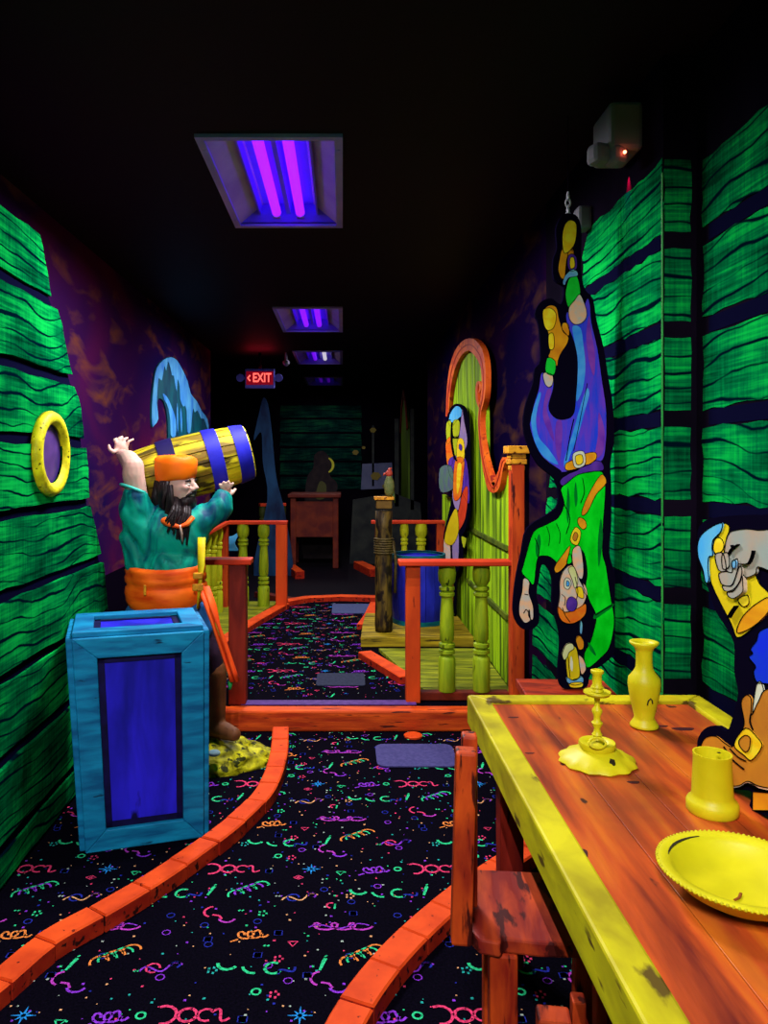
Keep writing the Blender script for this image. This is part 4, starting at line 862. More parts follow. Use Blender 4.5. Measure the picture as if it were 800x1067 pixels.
for (px, py, rx, ry) in ((712, 757, .030, .015), (690, 754, .016, .008), (660, 812, .014, .009), (606, 885, .012, .02), (535, 745, .015, .006), (552, 782, .012, .005)):
    x, y = FL(px, py, TZ); st_.prism([(x + rx * (1 + .2 * math.sin(3 * a)) * math.cos(a), y + ry * (1 + .2 * math.cos(2 * a)) * math.sin(a)) for a in [k * PI / 8 for k in range(16)]], lambda u, v, t: Vector((u, v, t)), TZ - .0075, TZ - .0068)
st_.build('stain', paint('stain_dark', (.05, .008, .012)), tb_)
TS = TZ - .0073

# table ware
def TP_(px, py): x, y = FL(px, py, TZ); return x, y
x, y = TP_(622, 791)
cs = thing('candlestick', 'yellow painted candlestick with wide scalloped foot on the far table end', 'candlestick', (x, y, TS))
mbc = MB()
n = 48; rings = []
for r, z in ((.0905, 0), (.094, .004), (.088, .012), (.07, .022), (.052, .030), (.044, .034)):
    rings.append([mbc.bm.verts.new(((r + (.004 * math.cos(12 * 2 * PI * i / n) if r > .08 else 0)) * math.cos(2 * PI * i / n), (r + (.004 * math.cos(12 * 2 * PI * i / n) if r > .08 else 0)) * math.sin(2 * PI * i / n), z)) for i in range(n)])
for a, b_ in zip(rings, rings[1:]):
    for i in range(n): mbc.bm.faces.new((a[i], a[(i + 1) % n], b_[(i + 1) % n], b_[i]))
mbc.bm.faces.new(rings[0][::-1]); mbc.bm.faces.new(rings[-1]); mbc.build('foot', M_yellow, cs, smooth=True, auto=50)
MB().lathe([(.040, .032), (.046, .045), (.044, .052), (.030, .052), (.024, .046), (.020, .05), (.014, .058), (.009, .066), (.013, .070), (.009, .076), (.007, .086), (.012, .094), (.014, .100), (.008, .106), (.008, .116), (.013, .128), (.012, .134), (.007, .140), (.006, .152), (.008, .165)], (0, 0, 0), 28).build('stem', M_yellow, cs, smooth=True, auto=60)
MB().lathe([(.008, .163), (.030, .170), (.034, .176), (.033, .179), (.012, .178)], (0, 0, 0), 32).build('drip_pan', M_yellow, cs, smooth=True, auto=50)
MB().lathe([(.010, .176), (.016, .180), (.012, .186), (.016, .190), (.0115, .196), (.0115, .222), (.016, .226), (.016, .232), (.011, .234), (.011, .226)], (0, 0, 0), 24).build('candle_cup', M_yellow, cs, smooth=True, auto=50)
MB().tube([(-.012 + .020 * math.cos(t_), -.04 + .008 * math.sin(t_), .062 + .010 * math.sin(t_)) for t_ in [k * PI / 8 for k in range(17)]], .003, 8, caps=False).build('finger_ring', M_yellow, cs, smooth=True)
M_chip = paint('paint_chip', (.025, .018, .008))
MB().prism([(.008, -.066), (.016, -.074), (.022, -.070), (.024, -.058), (.014, -.054)], lambda u, v, t: Vector((u, v, t + (.094 + v) * .42)), .009, .013).build('chip', M_chip, cs)
x, y = TP_(671, 755)
vz = thing('vase', 'slim yellow vase with flared lip standing near the far table corner', 'vase', (x, y, TS))
MB().lathe([(.030, 0), (.040, .004), (.038, .010), (.030, .022), (.027, .030), (.033, .055), (.041, .095), (.045, .125), (.043, .142), (.030, .158), (.024, .170), (.0225, .185), (.0225, .215), (.027, .228), (.040, .240), (.040, .245), (.034, .246), (.020, .238), (.018, .2)], (0, 0, 0), 40).build('body', M_yellow, vz, smooth=True)
MB().tube([(-.006, -.0385, .075), (-.004, -.0405, .088), (.002, -.041, .094), (.007, -.040, .088), (.008, -.0395, .080)], .002, 6).build('crack_mark', M_chip, vz)
x, y = TP_(742, 842)
mg = thing('mug', 'plain yellow tankard with flared base beside the painted brown boot', 'mug', (x, y, TS))
MB().lathe([(.050, 0), (.053, .004), (.053, .020), (.050, .026), (.043, .032), (.042, .040), (.0385, .118), (.0395, .122), (.0395, .127), (.036, .127), (.035, .12), (.038, .02), (.0, .016)], (0, 0, 0), 40, caps=False).build('body', M_yellow, mg, smooth=True, auto=45)
MB().box((.014, -.0, .1275), (.006, .006, .001)).build('chip', M_chip, mg)
x, y = .695, 1.337
bw_ = thing('bowl', 'wide shallow yellow bowl with beaded rim at the near right of the table', 'bowl', (x, y, TS))
MB().lathe([(.060, 0), (.075, .003), (.105, .020), (.124, .038), (.130, .045), (.137, .047), (.138, .050), (.132, .052), (.118, .050), (.112, .042), (.098, .026), (.075, .012), (.0, .009)], (0, 0, 0), 64, caps=False).build('body', M_yellow, bw_, smooth=True, auto=60)
bd = MB()
for i in range(100): a = 2 * PI * i / 100; bd.ball((.137 * math.cos(a), .137 * math.sin(a), .0495), .0032, u=6, v=4)
bd.build('beaded_rim', paint('bead_yellow', (.45, .38, .008), (.7, .62, .01), (60, 60, 60)), bw_, smooth=True)
MB().tube([(-.028, -.030, .0128), (-.016, -.022, .0125), (-.006, -.008, .012)], .0026, 6, flat=.5).build('scratch', paint('scratch_brown', (.25, .06, .01)), bw_)
MB().ribbon([(.118 * math.cos(R(a)), .118 * math.sin(R(a)), .004 * math.sin(PI * (a - 100) / 55) + .001) for a in range(100, 156, 5)], lambda u, v, t: Vector((u, v, t)), .0495, .0508).build('chip', M_chip, bw_)

# ------------------------------------------------------------ chair
chh = thing('wooden_chair', 'rough red-orange wooden chair pulled up to the left of the table', 'chair', (.272, 1.715, 0), R(-5))
M_ch = paint('chair_red', (.22, .012, .005), (.62, .075, .008), (16, 16, 4.5), wear=(.05, .005, .003), wsc=(40, 40, 7), wth=.55, bump=.3)
M_chs = paint('chair_seat_red', (.18, .012, .008), (.50, .060, .010), (20, 5, 10), wear=(.05, .005, .004), wsc=(30, 8, 20), wth=.56, bump=.25)
# seat outline with nibbled front corner
MB().prism([(.012, .015), (.03, -.02), (.075, -.03), (.085, -.012), (.16, -.02), (.34, -.012), (.36, .0), (.36, .275), (.03, .275), (.015, .25)], lambda u, v, t: Vector((u, v, t)), .415, .45).build('seat', M_chs, chh, bevel=.006)
MB().box((-.003, -.008, .650), (.046, .05, .425), Matrix.Rotation(R(1.5), 3, 'Y'), bev=.006).build('back_post', M_ch, chh)
MB().box((.018, .10, .66), (.036, .045, .40), bev=.006).build('back_post', M_ch, chh)
for zz in (.60, .70, .80): MB().box((.006, .05, zz), (.022, .085, .045), bev=.004).build('back_slat', M_ch, chh)
for (x, y) in ((.085, .01), (.31, .02), (.085, .24), (.31, .24)):
    MB().box((x, y, .2075), (.062 if y < .1 and x < .1 else .045, .055, .415), bev=.007).build('leg', M_ch, chh)
MB().box((.20, .02, .20), (.19, .03, .05), bev=.004).build('stretcher', M_ch, chh)
MB().box((.085, .125, .16), (.03, .20, .045), bev=.004).build('stretcher', M_ch, chh)
# low footstool in front of the chair
fs = thing('foot_block', 'small low red wooden piece with an upright peg at the bottom edge beside the chair', 'wooden block', (.435, 1.585, 0), R(-8))
MB().box((0, 0, .182), (.068, .05, .365), bev=.006).build('upright', M_chs, fs)
MB().box((.050, .006, .20), (.028, .035, .395), bev=.004).build('peg', M_ch, fs)
MB().box((.01, 0, .015), (.2, .16, .03), bev=.006).build('foot', M_chs, fs)

# ------------------------------------------------------------ barrel-carrying pirate statue
DS = 3.86; SO = Vector(P(172, 640, DS)); SO.z = 0
st = thing('pirate_statue', 'bearded pirate statue in teal shirt and orange bandanna carrying a barrel', 'statue', SO)
def Q(px, py, d=DS): return P(px, py, d) - SO
M_skin = paint('statue_skin', (.66, .36, .30), (.50, .34, .26), (14, 14, 14), rough=.5); M_skinface = M_skin
M_teal = paint('teal_shirt', (.0, .045, .10), (.0, .34, .22), (8, 8, 3.2), lo=.40, hi=.60, dist=1.0, bump=.35)  # shirt shading and highlights put into the colour as dark and bright noise
M_org = paint('sash_orange', (.70, .055, .003), (.95, .15, .006), (6, 6, 20), bump=.25)
M_hair = paint('hair_black', (.006, .004, .006), (.02, .012, .012), (60, 60, 9), rough=.4, bump=.6)
M_pant = paint('pants_dark', (.012, .006, .016), (.03, .012, .03), (12, 12, 12)); M_blue = paint('cloth_blue', (.01, .07, .24), (.02, .14, .36), (10, 10, 4), bump=.3)
M_sboot = paint('boot_brown', (.10, .035, .014), (.17, .06, .02), (12, 12, 12), bump=.3)
def chain(mb, pts, n=10):          # tapered limb: [(Vector, r)]
    for (a, ra), (b_, rb) in zip(pts, pts[1:]):
        mb.tube([a, a.lerp(b_, .5), b_], [ra, (ra + rb) / 2, rb], n)
    for a, ra in pts: mb.ball(a, ra, u=12, v=8)
# body (skin)
b = MB()
headc = Q(184, 505, 3.86)
hM = Matrix.Rotation(R(-18), 3, 'Z')      # face looks along +X, a little to the viewer
def H(x, y, z): return headc + hM @ Vector((x, y, z))
b.ball(H(0, 0, .012), (.092, .078, .105), hM, 24, 16); b.ball(H(.045, 0, -.045), (.05, .052, .06), hM)
b.ball(H(.072, 0, .022), (.022, .045, .02), hM)                                  # brow
b.tube([H(.082, 0, .022), H(.104, 0, -.008), H(.114, 0, -.022)], [.010, .013, .014], 10); b.ball(H(.100, .012, -.022), .010); b.ball(H(.100, -.012, -.022), .010)
b.ball(H(.070, -.038, -.012), (.022, .020, .018), hM); b.ball(H(.070, .038, -.012), (.022, .020, .018), hM)
b.ball(H(.085, 0, -.050), (.014, .022, .007), hM); b.ball(H(.072, 0, -.085), (.022, .026, .02), hM)
for s in (-1, 1):
    b.ball(H(-.012, s * .078, -.012), (.020, .010, .030), hM)
chain(b, [(headc + Vector((-.005, 0, -.06)), .05), (Q(184, 535), .055)])
b.ball(Q(180, 560), (.155, .10, .15)); b.ball(Q(176, 605), (.16, .11, .14)); b.ball(Q(174, 640), (.16, .11, .11))
hipR, kneeR, ankR = Q(196, 645), Q(216, 695, 3.84), Q(224, 755, 3.84)
hipL, kneeL, ankL = Q(156, 645), Q(148, 700, 3.88), Q(146, 760, 3.88)
chain(b, [(hipR, .085), (kneeR, .058), (ankR, .04)]); chain(b, [(hipL, .085), (kneeL, .058), (ankL, .04)])
# raised near-left arm
shL, elL, wrL = Q(153, 556, 3.86), Q(139, 486, 3.78), Q(127, 474, 4.02)
chain(b, [(shL, .062), (Q(143, 515, 3.80), .050), (Q(139, 495, 3.78), .054), (elL, .052), (elL.lerp(wrL, .4) + Vector((0, 0, .012)), .046), (wrL, .030)], 14)
palm = Q(126, 468, 4.07); b.ball(palm, (.040, .022, .040))
for tip, base_, r_ in ((Q(121, 457.5, 4.08), Q(122, 463, 4.07), .0100), (Q(127, 455.5, 4.10), Q(125.5, 462, 4.08), .0105), (Q(132.5, 456.5, 4.10), Q(129, 463, 4.08), .0100), (Q(138.5, 458, 4.09), Q(132, 465, 4.07), .0085)):
    mid = base_.lerp(tip, .55) + Vector((-.006, -.012, .006)); chain(b, [(palm.lerp(base_, .5), r_ * 1.2), (base_, r_ * 1.1), (mid, r_), (tip, r_ * .85)], 8)
chain(b, [(palm, .016), (Q(118, 471, 4.04), .012), (Q(114, 468, 4.03), .010), (Q(113.5, 464.5, 4.03), .009)], 8)
# other arm
shR, elR, wrR = Q(209, 540, 3.88), Q(231, 533, 3.88), Q(235, 518, 3.98)
chain(b, [(shR, .058), (elR, .046), (wrR, .030)], 14)
palm2 = Q(236, 513, 4.03); b.ball(palm2, (.032, .030, .030))
for k, (dx, dy) in enumerate(((-7, -5), (-3, -7.5), (2, -8), (6.5, -6))):
    tp = Q(236 + dx, 510 + dy, 3.97); chain(b, [(palm2, .013), (palm2.lerp(tp, .6) + Vector((0, -.015, 0)), .010), (tp, .0085)], 8)
chain(b, [(palm2, .014), (Q(242, 514, 4.0), .010), (Q(245, 510, 4.02), .009)], 8)
remeshed(b, 'body', M_skin, st, .0055, 2)
# eyes
for s in (-1, 1):
    MB().ball(H(.083, s * .030, .002), (.009, .013, .008), hM).build('eye', paint('eye_white', (.6, .55, .5)), st, smooth=True)
eb = MB()
for s in (-1, 1): eb.tube([H(.086, s * .012, .016), H(.092, s * .03, .024), H(.078, s * .05, .018)], [.004, .006, .003], 8)
eb.build('eyebrows', M_hair, st, smooth=True)
# shirt
s_ = MB()
s_.ball(Q(179, 556), (.185, .125, .165), u=24, v=16); s_.ball(Q(176, 590), (.180, .13, .13), u=24, v=16); s_.ball(Q(160, 560), (.13, .11, .13))
chain(s_, [(Q(158, 562), .105), (Q(147, 547, 3.84), .096), (Q(141.5, 530, 3.81), .084), (Q(140, 517, 3.79), .066)], 18)
chain(s_, [(Q(150, 585), .10), (Q(139, 560, 3.84), .07)], 14)
chain(s_, [(Q(203, 545), .085), (Q(220, 536, 3.88), .072), (Q(230, 530, 3.88), .060), (Q(232, 520, 3.91), .050)], 16)
shirt = remeshed(s_, 'shirt', M_teal, st, .008, 3)
for v in shirt.data.vertices:      # folds
    p = v.co; f_ = mnoise.noise(Vector((p.x * 9, p.y * 9, p.z * 5 + p.x * 6))); g_ = abs(mnoise.noise(Vector((p.x * 14 + 4, p.y * 10, p.z * 7))))
    v.co += v.normal * (.013 * f_ + .010 * mnoise.noise(Vector((p.x * 22 + p.z * 14, p.y * 12, p.z * 9 - p.x * 12))))
cu = MB(); pts = []
for i in range(20): a = 2 * PI * i / 20; pts.append(Q(139.3, 510, 3.79) + Vector((.062 * math.cos(a), .062 * math.sin(a), .022 * math.cos(a + 2.6) * 1.2)))
cu.tube(pts + [pts[0]], .007, 8, caps=False); cu.build('cuff', paint('cuff_teal', (.0, .42, .34), (.05, .5, .4), (10, 10, 10)), st, smooth=True)
# lower shirt tails and trousers
t_ = MB(); t_.ball(Q(172, 640), (.205, .145, .11), u=24, v=14); chain(t_, [(Q(205, 640, 3.82), .07), (Q(213, 655, 3.80), .045)]); chain(t_, [(Q(150, 640, 3.84), .09), (Q(140, 660, 3.84), .07)])
remeshed(t_, 'shirt_tails', M_blue, st, .010, 3)
p_ = MB(); chain(p_, [(hipR, .10), (Q(214, 680, 3.84), .088), (Q(220, 703, 3.84), .070)], 16); chain(p_, [(hipL, .10), (kneeL, .075), (Q(147, 712, 3.88), .062)], 16); p_.ball(Q(176, 650), (.17, .12, .10))
remeshed(p_, 'trousers', M_pant, st, .010, 3)
for nm_, a_, f_ in (('boot', ankR, 1), ('boot', ankL, -1)):
    q_ = MB(); zf = .135
    tp_ = Vector((a_.x - .012, a_.y, .46)); chain(q_, [(tp_, .072), (Vector((a_.x - .005, a_.y, .34)), .062), (Vector((a_.x, a_.y, .22)), .052), (Vector((a_.x, a_.y, zf + .045)), .05)], 16)
    dr = Vector((.8 * f_ + .0, -.5, 0)).normalized(); c0 = Vector((a_.x, a_.y, zf + .035))
    chain(q_, [(c0, .047), (c0 + dr * .07, .043), (c0 + dr * .125 + Vector((0, 0, -.006)), .034)], 12)
    for v in []: pass
    remeshed(q_, nm_, M_sboot, st, .008, 3)
# sash
sa = MB(); prf = [(.168, Q(0, 634).z), (.186, Q(0, 631).z), (.200, Q(0, 624).z), (.203, Q(0, 616).z), (.198, Q(0, 610).z), (.188, Q(0, 607.5).z), (.198, Q(0, 605).z), (.200, Q(0, 600).z), (.194, Q(0, 597).z), (.200, Q(0, 593).z), (.190, Q(0, 589.5).z), (.165, Q(0, 589).z)]
rws = []
for r_, z_ in prf:
    rws.append([sa.bm.verts.new((Q(173, 600).x + (r_ + .005 * math.sin(9 * a + z_ * 30) + .003 * math.sin(17 * a + z_ * 50)) * math.cos(a), (r_ + .005 * math.sin(7 * a + z_ * 30)) * .76 * math.sin(a), z_ + .008 * math.sin(a * 2 + 1) + .008 * math.cos(a))) for a in [2 * PI * i / 56 for i in range(56)]])
for A, B in zip(rws, rws[1:]):
    for i in range(56): sa.bm.faces.new((A[i], A[(i + 1) % 56], B[(i + 1) % 56], B[i]))
sa.build('sash', M_org, st, smooth=True)
sl = MB()
for off_ in (-.012, .012):
    pts = [Q(212, 612, 3.76), Q(219, 632, 3.73), Q(226, 652, 3.72), Q(233, 675, 3.71), Q(241, 700, 3.71), Q(245, 709, 3.71)]
    sl.tube([p + Vector((off_ + .004 * math.sin(i * 2), .01 * math.cos(i * 2.1), 0)) for i, p in enumerate(pts)], [.020, .022, .017, .021, .018, .026], 10, flat=.5)
sl.build('sash_tail', paint('sash_red', (.72, .045, .006), (.88, .11, .01), (14, 14, 5), bump=.4), st, smooth=True)
MB().tube([Q(240, 710, 3.71), Q(239.5, 718, 3.71)], [.012, .008], 8).build('tassel', paint('tassel_green', (.02, .35, .08)), st, smooth=True)
# scabbard and buckle
sc_ = MB(); sc_.tube([Q(210, 560, 3.74), Q(209.5, 590, 3.73), Q(208, 615, 3.72), Q(206, 634, 3.73)], [.020, .019, .017, .008], 10, flat=.6); sc_.build('scabbard', paint('scab_yellow', (.55, .36, .008), (.75, .6, .01), (12, 12, 12)), st, smooth=True)
sb = MB(); sb.box(Q(206, 600, 3.705), (.045, .02, .03), bev=.005); sb.box(Q(206, 612, 3.705), (.05, .022, .035), bev=.005); sb.build('belt_clasp', MATS['cap_amber'], st)
sb = MB(); sb.box(Q(151, 615, 3.705), (.012, .012, .05), bev=.003); sb.build('belt_loop', MATS['cap_amber'], st)
# bandanna
bn = MB()
n = 36
ringsb = []
for (z_, kx, ky) in ((.018, 1.03, 1.08), (.03, 1.10, 1.16), (.06, 1.16, 1.20), (.10, 1.20, 1.22), (.128, 1.18, 1.18), (.142, .98, .98), (.146, .55, .55), (.147, .06, .06)):
    ringsb.append([bn.bm.verts.new(H(-.004 + .092 * kx * math.cos(2 * PI * i / n), .080 * ky * math.sin(2 * PI * i / n), z_ + .010 * math.cos(2 * PI * i / n + PI) * 0 + .014 * (math.cos(2 * PI * i / n)) * (z_ < .05) + .004 * math.sin(5 * 2 * PI * i / n + z_ * 60))) for i in range(n)])
for a, b_ in zip(ringsb, ringsb[1:]):
    for i in range(n): bn.bm.faces.new((a[i], a[(i + 1) % n], b_[(i + 1) % n], b_[i]))
bn.bm.faces.new(ringsb[0][::-1]); bn.bm.faces.new(ringsb[-1]); bn.build('bandanna', paint('bandanna_orange', (.88, .12, .002), (.95, .18, .003), (6, 6, 12), bump=.3), st, smooth=True)
# hair and beard
hr = MB(); rh = random.Random(2)
for i in range(26):
    a = R(rh.uniform(80, 280)); x0 = H(-.01 + .088 * math.cos(a), .08 * math.sin(a), .02); ln_ = rh.uniform(.12, .21)
    hr.tube([x0, x0 + Vector((rh.uniform(-.02, .0), rh.uniform(-.01, .01), -ln_ * .5)), x0 + Vector((rh.uniform(-.03, .01), rh.uniform(-.02, .02), -ln_))], [.016, .015, .005], 7)
for i in range(10):
    x0 = H(.005 + .01 * rh.random(), -.082, .0); hr.tube([x0, x0 + Vector((.004, -.012, -.06)), x0 + Vector((rh.uniform(-.02, .02), -.014, -.17))], [.012, .014, .004], 7)
hr.build('hair', M_hair, st, smooth=True)
be = MB()
be.ball(H(.060, 0, -.085), (.045, .055, .045), hM)
for i in range(44):
    a = rh.uniform(-1, 1); x0 = H(.07 - .06 * abs(a), .055 * a, -.065 - .01 * rh.random()); l_ = rh.uniform(.14, .23) * (1 - .35 * abs(a))
    be.tube([x0, x0 + Vector((.012, -.055, -l_ * .5)), x0 + Vector((rh.uniform(-.03, .02), -.105, -l_))], [.015, .014, .004], 7)
for s in (-1, 1): be.tube([H(.098, 0, -.038), H(.092, s * .022, -.042), H(.078, s * .042, -.058)], [.008, .009, .005], 8)
be.build('beard', M_hair, st, smooth=True)
nk = MB()
nk.tube([Q(171, 543, 3.74), Q(178, 547, 3.725), Q(187, 549, 3.72), Q(195, 546, 3.73), Q(201, 539, 3.75)], [.022, .020, .012, .018, .016], 10, flat=.7)
nk.ball(Q(174, 543, 3.73), (.032, .014, .020)); nk.build('neckerchief', paint('kerchief', (.80, .08, .01), (.9, .16, .01), (16, 16, 16)), st, smooth=True)
MB().tube([Q(188, 547, 3.725), Q(189, 556, 3.725), Q(190, 566, 3.73)], [.020, .013, .003], 8, flat=.4).build('open_neck', M_skin, st, smooth=True)
# barrel carried on the shoulders: a thing of its own
bc = P(201, 485, 4.13)
br = thing('carried_barrel', 'yellow wooden barrel with blue hoops on the statue\'s shoulders', 'barrel', bc)
br.rotation_euler = (0, R(90 - 14), R(15))
Lb = .62
def rb(z): return .168 - .22 * (z ** 2) * 1.0 - .15 * z ** 4 * 2
M_stave = paint('stave_yellow', (.16, .10, .008), (.62, .52, .010), (11, 11, 3), wear=(.06, .04, .006), wsc=(20, 20, 5), wth=.56, lo=.40, hi=.58, bump=.3)
sv = MB(); ns = 16
for i in range(ns):
    a0, a1 = 2 * PI * i / ns + .02, 2 * PI * (i + 1) / ns - .02
    rows = []
    for k in range(13):
        z = -Lb / 2 + Lb * k / 12; r = rb(z)
        rows.append([sv.bm.verts.new(((r * q) * math.cos(a), (r * q) * math.sin(a), z)) for (q, a) in ((1, a0), (1.005, (a0 + a1) / 2), (1, a1), (.93, a1), (.93, a0))])
    for A, B in zip(rows, rows[1:]):
        for k in range(5): sv.bm.faces.new((A[k], A[(k + 1) % 5], B[(k + 1) % 5], B[k]))
    sv.bm.faces.new(rows[0][::-1]); sv.bm.faces.new(rows[-1])
sv.build('staves', M_stave, br)
e_ = MB(); e_.lathe([(rb(Lb / 2) * .95, -Lb / 2 + .02), (rb(Lb / 2) * .95, -Lb / 2 + .03)], n=32); e_.lathe([(rb(Lb / 2) * .95, Lb / 2 - .03), (rb(Lb / 2) * .95, Lb / 2 - .02)], n=32); e_.build('barrel_head', M_stave, br)
M_hoop = paint('hoop_blue', (.008, .008, .30), (.02, .02, .52), (6, 6, 6)); M_hoopd = paint('hoop_navy', (.006, .004, .04), (.01, .006, .06), (6, 6, 6))
for z, ww, mm in ((-.125, .085, M_hoopd), (.115, .075, M_hoop), (.265, .075, M_hoop)):
    MB().lathe([(rb(z - ww / 2) + .001, z - ww / 2), (rb(z - ww / 2) + .006, z - ww / 2), (rb(z) + .007, z), (rb(z + ww / 2) + .006, z + ww / 2), (rb(z + ww / 2) + .001, z + ww / 2)], n=40, caps=False).build('hoop', mm, br, smooth=True, auto=40)
# rock base
rk = MB(); g = bmesh.ops.create_icosphere(rk.bm, subdivisions=5, radius=1)
rc = P(190, 780, 3.86); rc.z = 0
for v in rk.bm.verts:
    p = v.co.copy(); nn = mnoise.noise(p * 2.3) * .10 + mnoise.noise(p * 7) * .06 + abs(mnoise.noise(p * 16)) * .06
    q = p * (1 + nn); sgn = 1 if q.z > 0 else 0
    zz = max(0, q.z); zz = min(zz, .93 + .1 * nn)
    v.co = Vector((q.x * .44, q.y * .215, zz * .137))
rko = rk.build('rock_base', paint('rock_yellow', (.12, .11, .004), (.62, .58, .010), (22, 22, 22), wear=(.03, .035, .004), wsc=(30, 30, 30), wth=.56, bump=.6), smooth=True)
rko.location = (rc.x, 3.85, .0); tag(rko, 'lumpy yellow rock base under the pirate statue\'s boots', 'rock')
pe = MB().ball((0, 0, 0), (.030, .024, .016)).build('pebble', paint('pebble_blue', (.20, .36, .42), (.3, .45, .5), (30, 30, 30)), smooth=True); pe.location = P(223, 776, 3.66); pe.location.z = .115; tag(pe, 'small pale blue stone on the yellow rock beside the crate', 'stone')

# ------------------------------------------------------------ piling with figurine, blue tub
pg = thing('wooden_piling', 'dark wooden piling post with square cap on the right ledge', 'post', (.318, 5.95, PLAT + .075))
mp_ = MB(); n = 14
prof_ = [(.066, 0), (.070, .05), (.066, .2), (.068, .5), (.064, .8), (.066, .93)]
mp_.lathe(prof_, n=n); mp_.build('trunk', paint('piling_brown', (.02, .012, .006), (.13, .08, .012), (26, 26, 5), wear=(.01, .006, .004), wsc=(16, 16, 7), wth=.52, bump=.5), pg, smooth=True)
MB().box((0, 0, .985), (.12, .12, .07), bev=.006).build('cap', paint('cap_dark', (.10, .05, .01), (.16, .09, .01), (9, 9, 9)), pg)
MB().box((0, 0, 1.03), (.15, .15, .022), bev=.003).build('cap_plate', MATS['cap_amber'], pg)
rp = MB()
for k in range(7): rp.lathe([(.066, .60 + k * .018), (.078, .605 + k * .018), (.078, .612 + k * .018), (.066, .617 + k * .018)], n=20, caps=False)
rp.tube([(.07, -.03, .7), (.09, -.03, .55), (.085, -.02, .3)], .012, 8); rp.build('rope', paint('rope_dark', (.05, .035, .012), (.10, .07, .02), (40, 40, 40)), pg, smooth=True)
fg = thing('parrot_figurine', 'small dim bird-like figurine with a red head on top of the piling', 'figurine', (.36, 5.95, PLAT + .075 + 1.042))
MB().lathe([(.018, 0), (.035, .03), (.042, .08), (.036, .12), (.022, .15), (.02, .16)], (0, 0, 0), 16, sy=.8).build('body', paint('olive', (.08, .11, .03), (.14, .15, .05), (30, 30, 30)), fg, smooth=True)
hd_ = MB(); hd_.ball((0, 0, .178), .028); hd_.tube([(-.02, -.005, .18), (-.042, -.008, .172), (-.046, -.008, .160)], [.012, .008, .002], 8); hd_.tube([(0, 0, .19), (.006, 0, .215), (.02, 0, .222)], [.02, .012, .003], 8); hd_.build('head', paint('parrot_red', (.40, .05, .03)), fg, smooth=True)
MB().tube([(.02, .01, .06), (.035, .012, .0), (.045, .014, -.05)], [.018, .012, .004], 8).build('tail', paint('olive2', (.06, .1, .03)), fg, smooth=True)
tbx = thing('blue_tub', 'deep blue staved tub with teal rim behind the right railing', 'tub', (.62, 6.30, PLAT + .075))
sv = MB(); ns = 18
for i in range(ns):
    a0, a1 = 2 * PI * i / ns + .012, 2 * PI * (i + 1) / ns - .012; rows = []
    for z, r in ((.0, .205), (.12, .220), (.28, .228), (.44, .222), (.54, .212)): rows.append([sv.bm.verts.new((r * q * math.cos(a), r * q * math.sin(a), z)) for q, a in ((1, a0), (1, a1), (.93, a1), (.93, a0))])
    for A, B in zip(rows, rows[1:]):
        for k in range(4): sv.bm.faces.new((A[k], A[(k + 1) % 4], B[(k + 1) % 4], B[k]))
    sv.bm.faces.new(rows[0][::-1]); sv.bm.faces.new(rows[-1])
sv.build('staves', paint('tub_blue', (.006, .010, .20), (.014, .02, .42), (12, 12, 3)), tbx)
for z0_, z1_, r_ in ((.0, .035, .214), (.52, .56, .222)): MB().lathe([(r_ - .02, z0_), (r_, z0_), (r_, z1_), (r_ - .02, z1_)], n=40, caps=False).build('rim', paint('tub_teal', (.0, .07, .10), (.0, .14, .16), (9, 9, 9)), tbx)
MB().lathe([(.2, .50), (.2, .53)], n=32).build('lid', MATS['hoop_blue'], tbx)
# small pale blue wave tip beyond the left railing
wt = MB().prism(catmull([(0, 0), (.13, 0), (.10, .08), (.16, .20), (.08, .15), (.0, .13), (-.03, .06)], 4), lambda u, v, t: Vector((u, t, v)), 0, .02); wo = wt.build('wave_tip_cutout', FM['sky']); wo.location = (-1.19, 7.75, .61)
tag(wo, 'small pale blue pointed wave tip seen through the left railing', 'wave cutout')
wt2 = MB().box((.05, .01, -.31), (.14, .02, .62)).build('stand', M_board, wo)

# ------------------------------------------------------------ exit sign, emergency lights, sensor
ex = thing('exit_sign', 'glowing red EXIT sign with left arrow and two lamp heads hanging from the ceiling', 'exit sign', P(270.5, 394, 9.4))
M_house = paint('sign_housing', (.10, .10, .62), (.14, .12, .7), (4, 4, 4))
MB().box((0, .03, -.005), (.36, .06, .24), bev=.008).build('housing', M_house, ex)
MB().box((0, -.002, .0), (.33, .006, .165), bev=.002).build('face', paint('sign_face', (.10, .004, .01), emit=((.5, .0, .02), .35)), ex)
MB().box((0, .03, .23), (.03, .03, .24)).build('hanger', M_black, ex)
def text_mesh(s, size, name, mat, parent, loc):
    cu_ = bpy.data.curves.new(name, 'FONT'); cu_.body = s; cu_.size = size; cu_.extrude = .003; cu_.align_x = 'CENTER'; cu_.align_y = 'CENTER'; cu_.offset = .003
    o = bpy.data.objects.new(name, cu_); C.objects.link(o); dg = bpy.context.evaluated_depsgraph_get(); dg.update()
    me = bpy.data.meshes.new_from_object(o.evaluated_get(dg)); bpy.data.objects.remove(o); me.materials.clear(); me.materials.append(mat)
    o = bpy.data.objects.new(name, me); C.objects.link(o); o.parent = parent; o.location = loc; o.rotation_euler = (R(90), 0, 0); return o
M_ex = paint('exit_glow', (.8, .1, .1), emit=((1.0, .13, .10), 1.6))
tx = text_mesh('EXIT', .155, 'lettering', M_ex, ex, (.028, -.008, .0)); tx.scale = (.72, 1, 1)
MB().ribbon([(-.115, .035, .018), (-.145, 0, .018), (-.115, -.035, .018)], lambda u, v, t: Vector((u, -t, v)), .005, .011).build('arrow', M_ex, ex)
